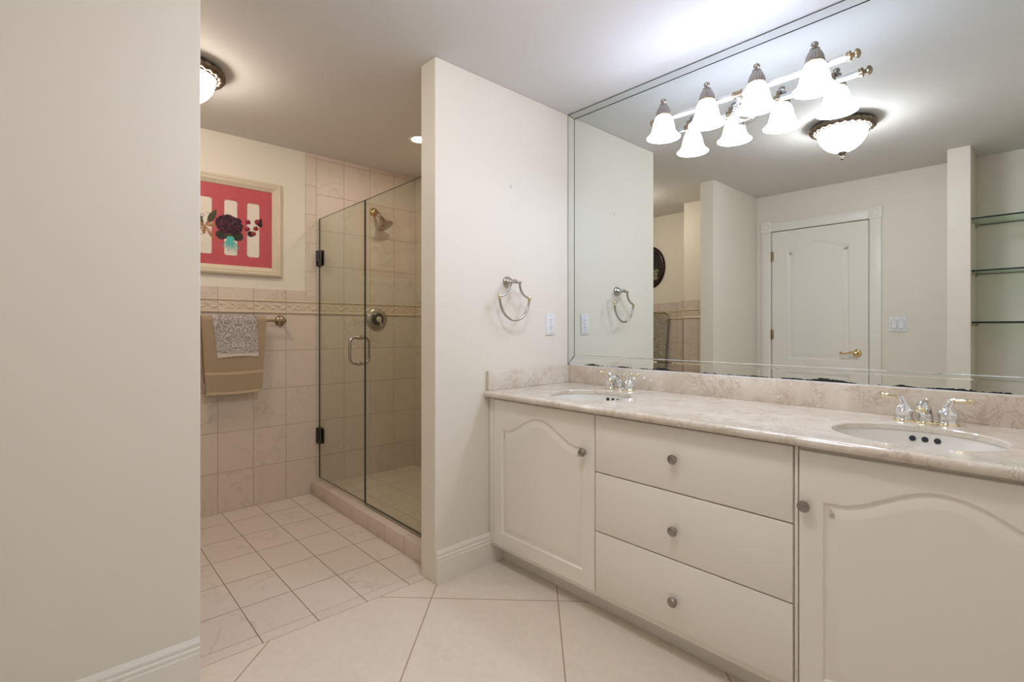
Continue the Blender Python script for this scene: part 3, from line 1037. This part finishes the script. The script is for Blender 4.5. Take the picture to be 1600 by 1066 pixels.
# ------------------------------------------------------------------ shower glass
YG = -0.820
XS = -0.938
def pane(mb_, x0, x1, z0, z1):
    mb_.poly([(x0, YG - 0.005, z0), (x1, YG - 0.005, z0), (x1, YG - 0.005, z1), (x0, YG - 0.005, z1)])
    mb_.poly([(x0, YG + 0.005, z0), (x0, YG + 0.005, z1), (x1, YG + 0.005, z1), (x1, YG + 0.005, z0)])
    mb_.poly([(x0, YG - 0.005, z0), (x0, YG - 0.005, z1), (x0, YG + 0.005, z1), (x0, YG + 0.005, z0)], 1)
    mb_.poly([(x1, YG - 0.005, z0), (x1, YG + 0.005, z0), (x1, YG + 0.005, z1), (x1, YG - 0.005, z1)], 1)
    mb_.poly([(x0, YG - 0.005, z1), (x1, YG - 0.005, z1), (x1, YG + 0.005, z1), (x0, YG + 0.005, z1)], 1)
    mb_.poly([(x0, YG - 0.005, z0), (x0, YG + 0.005, z0), (x1, YG + 0.005, z0), (x1, YG - 0.005, z0)], 1)

sd = thing('shower_door', 'hinged clear glass shower door with looped metal pull, left of the fixed panel', 'shower door', (-1.3, YG, 0.112))
mb = MB(); pane(mb, -1.655, XS - 0.002, 0.112, 1.974)
mb.build('glass_pane', ['pane', 'paneedge'], sd, smooth=False)
for z in (1.690, 0.412):
    mb = MB()
    mb.box(-1.670, YG - 0.014, z - 0.055, -1.600, YG - 0.006, z + 0.055, 0.002)
    mb.box(-1.670, YG + 0.006, z - 0.055, -1.600, YG + 0.014, z + 0.055, 0.002)
    mb.box(-1.672, YG - 0.022, z - 0.055, -1.658, YG + 0.022, z + 0.055, 0.002)
    mb.tube([(-1.640, YG - 0.016, z - 0.030), (-1.640, YG - 0.016, z + 0.030)], 0.009, 12)
    mb.build('hinge', 'darkmetal', sd)
mb = MB()
pts = []
hx, ya, yb_, za, zb, rc = -1.014, YG - 0.064, YG + 0.064, 0.964, 1.126, 0.032
for (cy, cz, a0) in ((yb_ - rc, zb - rc, 0), (ya + rc, zb - rc, 90), (ya + rc, za + rc, 180), (yb_ - rc, za + rc, 270)):
    for k in range(7):
        a = math.radians(a0 + 90 * k / 6)
        pts.append((hx, cy + rc * math.cos(a), cz + rc * math.sin(a)))
mb.tube(pts, 0.0085, 14, loop=True)
for z in (za, zb):
    for s in (-1, 1):
        mb.lathe([(0.0, 0.005), (0.014, 0.005), (0.014, 0.011), (0.0115, 0.014), (0.0, 0.014)], (hx, YG, z), (0, s, 0), 20)
mb.build('pull_handle', 'nickel', sd)
sp = thing('shower_screen', 'fixed clear glass shower panel between the glass door and the wall end', 'shower panel', (-0.53, YG, 0.112))
mb = MB(); pane(mb, XS + 0.002, -TH - 0.012, 0.106, 1.974)
mb.build('glass_pane', ['pane', 'paneedge'], sp, smooth=False)
mb = MB()
mb.box(XS + 0.002, YG - 0.009, 0.0925, -TH - 0.012, YG - 0.0055, 0.108, 0.001)
mb.box(XS + 0.002, YG + 0.0055, 0.0925, -TH - 0.012, YG + 0.009, 0.108, 0.001)
mb.box(XS + 0.002, YG - 0.009, 0.0925, -TH - 0.012, YG + 0.009, 0.0955)
mb.build('bottom_channel', 'nickel', sp, smooth=False)

# ------------------------------------------------------------------ shower fittings on the far wall
sh = thing('shower_sprayer', 'bell-shaped nickel shower head on a brass flange, behind the glass', 'shower head', (XF, -0.388, 2.095))
mb = MB(); mb.lathe([(0.036, 0.0), (0.036, 0.003), (0.032, 0.012), (0.022, 0.021), (0.012, 0.025), (0.0, 0.026)], (XF + 0.001, -0.388, 2.095), (1, 0, 0), 28)
mb.build('flange', 'brass', sh)
mb = MB()
mb.tube([(XF + 0.012, -0.388, 2.095), (XF + 0.035, -0.388, 2.092), (XF + 0.055, -0.384, 2.080), (XF + 0.066, -0.378, 2.064)], 0.0105, 14)
mb.build('arm', 'oldbrass', sh)
mb = MB()
mb.lathe([(0.0, -0.004), (0.014, -0.004), (0.016, 0.010), (0.015, 0.020), (0.020, 0.040), (0.027, 0.060), (0.036, 0.078), (0.053, 0.092), (0.066, 0.100), (0.067, 0.106), (0.060, 0.112), (0.0, 0.116)],
         (XF + 0.064, -0.380, 2.068), (0.36, 0.34, -0.87), 40)
mb.build('spray_bell', 'nickel', sh, angle=50)
vv = thing('shower_valve', 'round nickel shower valve plate with small lever under the tile border', 'shower valve', (XF, -0.366, 1.257))
mb = MB()
c = (XF + 0.006, -0.366, 1.257)
mb.lathe([(0.086, -0.005), (0.086, 0.002), (0.080, 0.008), (0.060, 0.014), (0.047, 0.016), (0.0, 0.016)], c, (1, 0, 0), 44)
mb.build('plate', 'nickel', vv)
mb = MB(); mb.lathe([(0.050, 0.014), (0.050, 0.019), (0.044, 0.023), (0.036, 0.019), (0.0, 0.019)], c, (1, 0, 0), 36)
mb.build('collar_ring', 'darkmetal', vv)
mb = MB(); mb.lathe([(0.024, 0.018), (0.024, 0.036), (0.018, 0.046), (0.008, 0.050), (0.0, 0.051)], c, (1, 0, 0), 30)
mb.tube([(c[0] + 0.046, c[1], c[2] - 0.008), (c[0] + 0.052, c[1] + 0.005, c[2] - 0.030), (c[0] + 0.054, c[1] + 0.010, c[2] - 0.056)], [0.008, 0.006, 0.0065], 12)
mb.build('lever', 'chrome', vv)

# ------------------------------------------------------------------ towel bar and towels on the far wall
tb = thing('towel_bar', 'aged brass towel bar with round posts on the tiled far wall', 'towel bar', (XF, -1.4, 1.236))
BX, BZ = XF + 0.072, 1.236
mb = MB(); mb.tube([(BX, -1.745, BZ), (BX, -1.082, BZ)], 0.0095, 16)
mb.build('bar', 'oldbrass', tb)
for y in (-1.087, -1.74):
    mb = MB()
    mb.lathe([(0.036, 0.0), (0.036, 0.003), (0.033, 0.010), (0.024, 0.016), (0.013, 0.021), (0.011, 0.050), (0.015, 0.057), (0.0175, 0.070), (0.016, 0.083), (0.008, 0.091), (0.0, 0.092)], (XF + 0.001, y, BZ), (1, 0, 0), 28)
    mb.build('post', 'oldbrass', tb)

def drape(name, mats, y0t, y1t, y0b, y1b, zb, r, zback, thick, waves, seed, parent=None, bands=(), org=None, xc=None, zc=None, side=1):
    """cloth folded over the bar: front panel down to zb, back panel down to zback"""
    rnd = random.Random(seed)
    ph = [rnd.uniform(0, 6.28) for _ in range(4)]
    xc = BX if xc is None else xc
    zc = BZ if zc is None else zc
    prof = []
    nf = 30
    for k in range(nf + 1):                      # front, bottom to top
        prof.append((r, zb + (zc - zb) * k / nf))
    for k in range(1, 12):
        a = PI * k / 12
        prof.append((r * math.cos(a), zc + r * math.sin(a)))
    for k in range(15):
        prof.append((-r, zc - (zc - zback) * k / 14))
    m_ = MB()
    nu = 40
    def P(i, j, o):
        dx, z = prof[j]
        u = i / nu
        drop = max(0.0, min(1.0, (zc - z) / max(0.01, zc - zb)))
        ya = y0t + (y0b - y0t) * drop; yb2 = y1t + (y1b - y1t) * drop
        y = ya + (yb2 - ya) * u
        w = waves * drop * (math.sin(u * 7 + ph[0]) + 0.5 * math.sin(u * 15 + ph[1] + drop * 2))
        if dx < -r * 0.5:
            w *= 0.15
        zz = z + (0.004 * math.sin(u * 5 + ph[2]) * drop if dx > 0 else 0)
        # offset along the profile normal
        if j <= nf: nx, nz = 1, 0
        elif j <= nf + 11:
            a = PI * (j - nf) / 12; nx, nz = math.cos(a), math.sin(a)
        else: nx, nz = -1, 0
        x = dx + w + nx * o
        return Vector((xc + x * side, y, zz + nz * o))
    n = len(prof)
    t = bmesh.new()
    A = [[t.verts.new(P(i, j, thick)) for j in range(n)] for i in range(nu + 1)]
    B = [[t.verts.new(P(i, j, 0.0)) for j in range(n)] for i in range(nu + 1)]
    for i in range(nu):
        for j in range(n - 1):
            f = t.faces.new((A[i][j], A[i + 1][j], A[i + 1][j + 1], A[i][j + 1]))
            zz = (A[i][j].co.z + A[i][j + 1].co.z) / 2
            if j < nf:
                for (b0, b1, mi) in bands:
                    if b0 <= prof[j][1] + 1e-4 and prof[j + 1][1] <= b1 + 1e-4:
                        f.material_index = mi
            t.faces.new((B[i][j], B[i][j + 1], B[i + 1][j + 1], B[i + 1][j]))
        t.faces.new((A[i][0], B[i][0], B[i + 1][0], A[i + 1][0]))
        t.faces.new((A[i][n - 1], A[i + 1][n - 1], B[i + 1][n - 1], B[i][n - 1]))
    for j in range(n - 1):
        t.faces.new((A[0][j], A[0][j + 1], B[0][j + 1], B[0][j]))
        t.faces.new((A[nu][j], B[nu][j], B[nu][j + 1], A[nu][j + 1]))
    bmesh.ops.recalc_face_normals(t, faces=t.faces[:])
    me = bpy.data.meshes.new('tmp'); t.to_mesh(me); t.free()
    m_.bm.from_mesh(me); bpy.data.meshes.remove(me)
    return m_.build(name, mats, parent, origin=org, angle=60)

tw = drape('bath_towel', ['towel', 'towelband'], -1.572, -1.203, -1.548, -1.232, 0.772, 0.0125, 0.84, 0.016, 0.0035, 3, bands=((0.885, 0.925, 1), (0.0, 0.792, 1)), org=(BX, -1.39, 0.772))
tag(tw, 'folded tan terry bath towel hanging on the brass bar, under a printed hand towel', 'towel')
hc = -1.372
M['handprint'] = paisley('grey_paisley_print', srgb(210, 204, 200), srgb(146, 136, 134), 0.0, 0.85, 0.022, srgb(216, 208, 196))
ht = drape('hand_towel', ['handprint'], -1.512, -1.262, -1.486, -1.252, 1.004, 0.0295, 1.06, 0.004, 0.002, 5, org=(BX, hc, 1.004))
tag(ht, 'grey and white paisley hand towel laid over the tan bath towel', 'towel')

# ------------------------------------------------------------------ framed painting on the far wall
PX = XF - 0.010
pc = thing('framed_painting', 'cream-framed red still life of three white vases with flowers, on the far wall', 'picture', (PX, -1.39, 1.53))
fy0, fy1, fz0, fz1 = -1.700, -1.078, 1.532, 2.168
mb = MB()
fr = [(0.0, 0.0), (0.0, 0.018), (0.006, 0.026), (0.016, 0.030), (0.024, 0.026), (0.034, 0.028), (0.044, 0.022), (0.050, 0.016), (0.060, 0.012), (0.062, 0.004)]
loops = [[Vector((PX + h_, y, z)) for y, z in ((fy0 + i_, fz0 + i_), (fy1 - i_, fz0 + i_), (fy1 - i_, fz1 - i_), (fy0 + i_, fz1 - i_))] for i_, h_ in fr]
mb.loft(loops, True, False)
mb.build('frame', paint('cream_wood_frame', srgb(226, 213, 188), 0.45, 0.1), pc, angle=25)
n_ = N('painted_red_ground')
b_ = n_.mix(n_.noise(14, 6, 0.65), srgb(204, 92, 98), srgb(188, 72, 80))
n_.principled(n_.mix(n_.ramp(n_.noise(40, 4, 0.7), [(0.55, G0), (0.8, G1)]), b_, srgb(206, 104, 110)), 0.6, normal=n_.bump(n_.noise(200, 2), 0.2, 0.001))
pal = [n_.mat, flat('painted_white', srgb(238, 228, 214), 0.6), flat('painted_purple', srgb(74, 20, 48), 0.6), flat('painted_plum', srgb(48, 10, 28), 0.6),
       flat('painted_leaf', srgb(78, 74, 48), 0.6), flat('painted_dark_leaf', srgb(52, 52, 34), 0.6), flat('painted_turquoise', srgb(84, 196, 190), 0.6), flat('painted_cherry', srgb(140, 22, 34), 0.6),
       flat('painted_dark', srgb(46, 14, 20), 0.6), flat('painted_gold', srgb(168, 124, 74), 0.6), flat('painted_pale', srgb(206, 170, 150), 0.6), flat('painted_grey_edge', srgb(190, 150, 140), 0.6)]
mb = MB()
level = [0]
def shape(pts, mi):
    level[0] += 1
    x = PX + 0.006 + 0.00003 * level[0]
    mb.poly([(x, y, z) for y, z in pts], mi)
def blob(y, z, ry, rz, mi, rot=0.0, n=14, wob=0.0, rnd=random.Random(2)):
    pts = []
    for k in range(n):
        a = 2 * PI * k / n
        q = 1 + wob * rnd.uniform(-1, 1)
        u, v = ry * q * math.cos(a), rz * q * math.sin(a)
        pts.append((y + u * math.cos(rot) - v * math.sin(rot), z + u * math.sin(rot) + v * math.cos(rot)))
    shape(pts, mi)
def leaf(y, z, ly, lz, w, mi):
    L = math.hypot(ly, lz); ux, uz = ly / L, lz / L
    pts = []
    for k in range(9):
        t = k / 8; h_ = w * math.sin(PI * t)
        pts.append((y + ux * L * t - uz * h_, z + uz * L * t + ux * h_))
    for k in range(7, 0, -1):
        t = k / 8; h_ = w * math.sin(PI * t)
        pts.append((y + ux * L * t + uz * h_, z + uz * L * t - ux * h_))
    shape(pts, mi)
cy0, cy1, cz0, cz1 = fy0 + 0.061, fy1 - 0.061, fz0 + 0.061, fz1 - 0.061
shape([(cy0, cz0), (cy1, cz0), (cy1, cz1), (cy0, cz1)], 0)
rv = random.Random(11)
for vy in (-1.534, -1.389, -1.255):
    zt_, zb_ = 2.012, 1.658
    w_ = 0.036
    for e, mi in ((0.003, 11), (0.0, 1)):
        pts = []
        for (yy, zz, a0) in ((vy + w_ - 0.012, zt_ - 0.012, 0), (vy - w_ + 0.012, zt_ - 0.012, 90), (vy - w_ + 0.012, zb_ + 0.012, 180), (vy + w_ - 0.012, zb_ + 0.012, 270)):
            for k in range(4):
                a = math.radians(a0 + 30 * k)
                pts.append((yy + (0.012 + e) * math.cos(a) + rv.uniform(-0.001, 0.001), zz + (0.012 + e) * math.sin(a)))
        shape(pts, mi)
# lily on the left vase
ly_, lz_ = -1.530, 1.832
leaf(ly_ - 0.01, lz_ + 0.01, -0.060, 0.085, 0.016, 4); leaf(ly_ + 0.008, lz_ + 0.01, 0.052, 0.100, 0.020, 4)
for dy, dz, wd in ((-0.06, 0.015, 0.011), (-0.065, -0.04, 0.010), (0.062, 0.020, 0.012), (0.045, -0.085, 0.010), (-0.015, -0.060, 0.010), (0.02, 0.03, 0.010)):
    leaf(ly_, lz_, dy, dz, wd, 9)
for dy, dz in ((-0.05, -0.03), (0.05, 0.03), (0.03, -0.05)):
    leaf(ly_, lz_, dy, dz, 0.004, 10)
for k in range(9):
    blob(ly_ + rv.uniform(-0.03, 0.03), lz_ + rv.uniform(0.045, 0.085), 0.003, 0.003, 8)
for k in range(4):
    blob(ly_ + rv.uniform(-0.035, 0.0), lz_ - rv.uniform(0.03, 0.06), 0.003, 0.003, 8)
# hydrangea in the middle
hy, hz = -1.397, 1.856
for dy, rot in ((-0.045, -0.2), (0.0, 0.0), (0.050, 0.25)):
    blob(hy + dy, hz - 0.070 - abs(dy) * 0.05, 0.034, 0.030, 5 if dy else 4, rot, wob=0.1)
blob(hy, hz, 0.074, 0.058, 3, wob=0.06)
for k in range(75):
    a = rv.uniform(0, 2 * PI); q = math.sqrt(rv.random())
    blob(hy + 0.074 * q * math.cos(a), hz + 0.062 * q * math.sin(a), 0.0115, 0.0115, rv.choice((2, 2, 3)), rv.random(), 8, 0.2)
for k in range(30):
    a = rv.uniform(0, 2 * PI); q = math.sqrt(rv.random()) * 0.9
    blob(hy + 0.07 * q * math.cos(a), hz + 0.055 * q * math.sin(a), 0.0016, 0.0016, 10, 0, 6)
# ribbon
ry, rz = -1.392, 1.772
blob(ry, rz, 0.020, 0.008, 6); blob(ry - 0.012, rz - 0.004, 0.012, 0.006, 6, 0.6); blob(ry + 0.014, rz - 0.004, 0.012, 0.006, 6, -0.6)
for ey, ez in ((-0.048, -0.062), (-0.03, -0.075), (-0.012, -0.098), (0.012, -0.092), (0.036, -0.100), (0.060, -0.082), (0.020, -0.06)):
    leaf(ry, rz, ey, ez, 0.0042, 6)
# cherries on the right vase
for dy, dz, r_, mi in ((-0.030, 0.045, 0.016, 7), (0.030, 0.052, 0.020, 7), (-0.034, -0.002, 0.016, 7), (0.018, 0.008, 0.016, 7), (-0.014, -0.032, 0.020, 8), (0.002, -0.028, 0.016, 7), (0.044, 0.036, 0.015, 8)):
    blob(-1.258 + dy, 1.842 + dz, r_, r_ * 0.9, mi)
    if mi == 7:
        blob(-1.258 + dy - 0.004, 1.842 + dz + 0.005, 0.003, 0.003, 10, 0, 8)
leaf(-1.214, 1.875, 0.006, 0.050, 0.008, 8)
leaf(-1.262, 1.840, 0.030, 0.034, 0.0015, 4)
mb.build('canvas', pal, pc, smooth=False)

# ------------------------------------------------------------------ towel ring, outlet, switch
tr = thing('towel_ring', 'two-tone nickel stirrup-shaped towel ring mounted on the cream side wall', 'towel ring', (0.0, -0.488, 1.425))
RY, RZ, RX = -0.488, 1.425, 0.060
mb = MB(); mb.lathe([(0.030, 0.0), (0.030, 0.004), (0.027, 0.010), (0.022, 0.013), (0.024, 0.018), (0.018, 0.026), (0.010, 0.032), (0.009, 0.055), (0.012, 0.060), (0.010, 0.068), (0.0, 0.070)], (0.0, RY, RZ), (1, 0, 0), 30)
mb.build('post', 'nickel', tr)
mb = MB()
mb.tube([(RX, RY - 0.036, RZ - 0.004), (RX, RY + 0.036, RZ - 0.004)], 0.0065, 14)
for s in (-1, 1):
    mb.sphere((RX, RY + s * 0.037, RZ - 0.004), 0.009, 14)
    pts = []
    for k in range(11):
        a = k / 10 * PI / 2
        pts.append((RX, RY + s * (0.034 + 0.066 * (1 - math.cos(a))), RZ - 0.006 - 0.074 * math.sin(a)))
    mb.tube(pts, 0.0062, 12)
pts = []
for k in range(25):
    a = PI * k / 24
    pts.append((RX, RY - 0.103 * math.cos(a), RZ - 0.085 - 0.115 * math.sin(a)))
mb.tube(pts, 0.0065, 12)
mb.build('ring', 'nickel', tr, angle=50)
for s in (-1, 1):
    mb = MB()
    mb.sphere((RX, RY + s * 0.104, RZ - 0.080), 0.0105, 16)
    mb.lathe([(0.0075, -0.018), (0.0095, -0.014), (0.0095, -0.009), (0.007, -0.006)], (RX, RY + s * 0.103, RZ - 0.080), (0, 0, 1), 16)
    mb.build('joint_ball', 'pale_brass', tr)

ot = thing('electrical_outlet', 'white double outlet plate on the side wall beside the mirror', 'outlet', (0.0, -0.160, 1.206))
mb = MB(); mb.box(0.0, -0.196, 1.146, 0.006, -0.124, 1.266, 0.002)
mb.build('cover_plate', 'plastic', ot)
for z in (1.227, 1.185):
    mb = MB(); mb.lathe([(0.0165, 0.0), (0.0165, 0.002), (0.0, 0.002)], (0.006, -0.160, z), (1, 0, 0), 28)
    rc_ = mb.build('receptacle', 'plastic', ot)
    mb = MB()
    for dy in (-0.0065, 0.0065):
        mb.box(0.008, -0.160 + dy - 0.0012, z + 0.001, 0.0084, -0.160 + dy + 0.0012, z + 0.009)
    mb.lathe([(0.0026, 0.0), (0.0026, 0.0005), (0.0, 0.0005)], (0.008, -0.160, z - 0.007), (1, 0, 0), 12)
    mb.build('plug_slot', 'slot', rc_, smooth=False)
for z in (1.256, 1.206, 1.156):
    mb = MB(); mb.lathe([(0.0028, 0.0), (0.0028, 0.001), (0.0, 0.0012)], (0.006, -0.160, z), (1, 0, 0), 12)
    mb.build('plate_screw', 'screw', ot)

sw = thing('light_switch', 'white double rocker switch plate on the back wall right of the door, in the mirror', 'light switch', (1.088, YB, 1.22))
mb = MB(); mb.box(1.030, YB, 1.160, 1.146, YB + 0.006, 1.280, 0.002)
mb.build('cover_plate', 'plastic', sw)
for x in (1.065, 1.111):
    mb = MB()
    mb.box(x - 0.0185, YB + 0.0055, 1.185, x + 0.0185, YB + 0.0066, 1.255)
    mb.build('rocker_frame', 'screw', sw, smooth=False)
    mb = MB()
    mb.prism([(x - 0.0165, YB + 0.006, 1.187), (x - 0.0165, YB + 0.012, 1.187), (x - 0.0165, YB + 0.0085, 1.220), (x - 0.0165, YB + 0.008, 1.253), (x - 0.0165, YB + 0.006, 1.253)], (0.033, 0, 0))
    mb.build('rocker', 'plastic', sw, smooth=False)
    for z in (1.270, 1.170):
        mb = MB(); mb.lathe([(0.0035, 0.0), (0.0035, 0.001), (0.0, 0.0012)], (x, YB + 0.006, z), (0, 1, 0), 12)
        mb.build('plate_screw', 'screw', sw)

an = MB()
an.lathe([(0.0, 0.0), (0.0042, 0.0), (0.0042, 0.0015), (0.0022, 0.002), (0.0, 0.001)], (0.0, -0.462, 1.932), (1, 0, 0), 12)
an.lathe([(0.0, 0.0), (0.003, 0.0), (0.003, 0.001), (0.0, 0.001)], (0.0, -0.462, 1.921), (1, 0, 0), 12)
tag(an.build('wall_anchor', 'screw', origin=(0.0, -0.462, 1.925)), 'tiny leftover screw anchor high on the side wall above the towel ring', 'anchor')

# ------------------------------------------------------------------ glass shelves in the niche (seen in the mirror)
for z, lab in ((1.940, 'top glass shelf in the back wall niche, seen in the mirror'), (1.580, 'middle glass shelf in the back wall niche, seen in the mirror'), (1.226, 'lowest glass shelf in the back wall niche, seen in the mirror')):
    gs = thing('glass_shelf', lab, 'shelf', (1.83, -2.6, z), 'glass niche shelves')
    mb = MB()
    a0, a1, b0, b1, z0, z1 = 1.5515, XR - 0.0015, YB + 0.003, -2.432, z - 0.005, z + 0.005
    mb.poly([(a0, b0, z1), (a1, b0, z1), (a1, b1, z1), (a0, b1, z1)])
    mb.poly([(a0, b0, z0), (a0, b1, z0), (a1, b1, z0), (a1, b0, z0)])
    mb.poly([(a0, b1, z0), (a0, b1, z1), (a1, b1, z1), (a1, b1, z0)], 1)
    mb.poly([(a0, b0, z0), (a1, b0, z0), (a1, b0, z1), (a0, b0, z1)], 1)
    mb.poly([(a0, b0, z0), (a0, b0, z1), (a0, b1, z1), (a0, b1, z0)], 1)
    mb.poly([(a1, b0, z0), (a1, b1, z0), (a1, b1, z1), (a1, b0, z1)], 1)
    mb.build('glass_plate', ['shelfglass', 'shelfedge'], gs, smooth=False)
    for x, s in ((1.550, 1), (XR, -1)):
        for y in (-2.470, -2.70):
            mb = MB()
            pts = [(x, y - 0.009, z0), (x + s * 0.022, y - 0.009, z0), (x + s * 0.020, y - 0.009, z0 - 0.008), (x + s * 0.010, y - 0.009, z0 - 0.020), (x, y - 0.009, z0 - 0.028)]
            mb.prism(pts, (0, 0.018, 0))
            mb.build('shelf_clip', 'clip', gs, smooth=False)

# ------------------------------------------------------------------ oval picture and towel on the toilet room back wall (seen in the mirror)
op = thing('oval_picture', 'dark oval framed flower picture seen in the mirror above the tile', 'picture', (-1.175, YB, 1.876))
mb = MB()
mb.lathe([(1.0, 0.0), (1.0, 0.012), (0.96, 0.022), (0.90, 0.026), (0.84, 0.020), (0.80, 0.022), (0.76, 0.012), (0.75, 0.003)], (-1.175, YB, 1.876), (0, 1, 0), 64, sx=0.200, sy=0.240, cap=False)
for v in mb.bm.verts:      # the profile's heights are real, only its radii were scaled
    pass
mb.build('frame', flat('dark_mahogany', srgb(44, 24, 20), 0.25), op, angle=40)
mb = MB()
pts = [(-1.175 + 0.155 * math.cos(2 * PI * k / 48), YB + 0.005, 1.876 - 0.188 * math.sin(2 * PI * k / 48)) for k in range(48)]
mb.poly(pts, 0)
r2 = random.Random(4)
for k in range(14):
    cxp, czp, rr = -1.13 + r2.uniform(-0.05, 0.055), 1.80 + r2.uniform(-0.055, 0.045), r2.uniform(0.014, 0.028)
    mb.poly([(cxp + rr * math.cos(2 * PI * q / 12), YB + 0.006 + 0.0001 * k, czp - rr * math.sin(2 * PI * q / 12)) for q in range(12)], 1 if k % 3 else 2)
mb.build('artwork', [flat('dark_oil_ground', srgb(34, 36, 32), 0.4), flat('pale_petal', srgb(150, 142, 124), 0.6), flat('moss_leaf', srgb(72, 78, 56), 0.6)], op, smooth=False)

M['floral'] = paisley('floral_print', srgb(196, 190, 172), srgb(138, 130, 112), 0.0, 0.6)
# this cloth hangs facing +y, so its print runs over x and z
nt = M['floral'].node_tree
for nd in nt.nodes:
    if nd.type == 'SEPXYZ':
        for l in list(nd.outputs[1].links):
            to = l.to_socket; nt.links.remove(l); nt.links.new(nd.outputs[0], to)
mb = MB()
def cloth(off):
    def f(u, v):
        z = 0.62 + (1.345 - 0.62) * v
        xr_ = -0.945 + 0.040 * (v ** 1.2)
        x = -1.40 + (xr_ + 1.40) * u
        y = YB + 0.062 + 0.008 * math.sin(u * 16) * (1 - 0.7 * v) + 0.018 * (1 - v) + off
        return Vector((x, y, z))
    return f
a, b = cloth(0.004), cloth(-0.004)
rings = []
for j in range(25):
    v = j / 24
    rings.append([a(i / 40, v) for i in range(41)] + [b(1 - i / 40, v) for i in range(41)])
mb.loft(rings, True, True)
tag(mb.build('floral_towel', 'floral', origin=(-1.17, YB + 0.07, 0.62), angle=60), 'muted floral cloth hanging below the oval picture, seen in the mirror', 'towel')
mb = MB()
mb.tube([(-1.50, YB + 0.062, 1.3535), (-0.935, YB + 0.062, 1.3535)], 0.007, 12)
for x in (-1.50, -0.960):
    mb.lathe([(0.022, 0.0), (0.022, 0.004), (0.010, 0.012), (0.008, 0.062)], (x, YB + 0.010, 1.3535), (0, 1, 0), 20)
tag(mb.build('towel_rail', 'oldbrass', origin=(-1.21, YB + 0.01, 1.352)), 'short brass towel rail holding the floral cloth, seen in the mirror', 'towel bar')
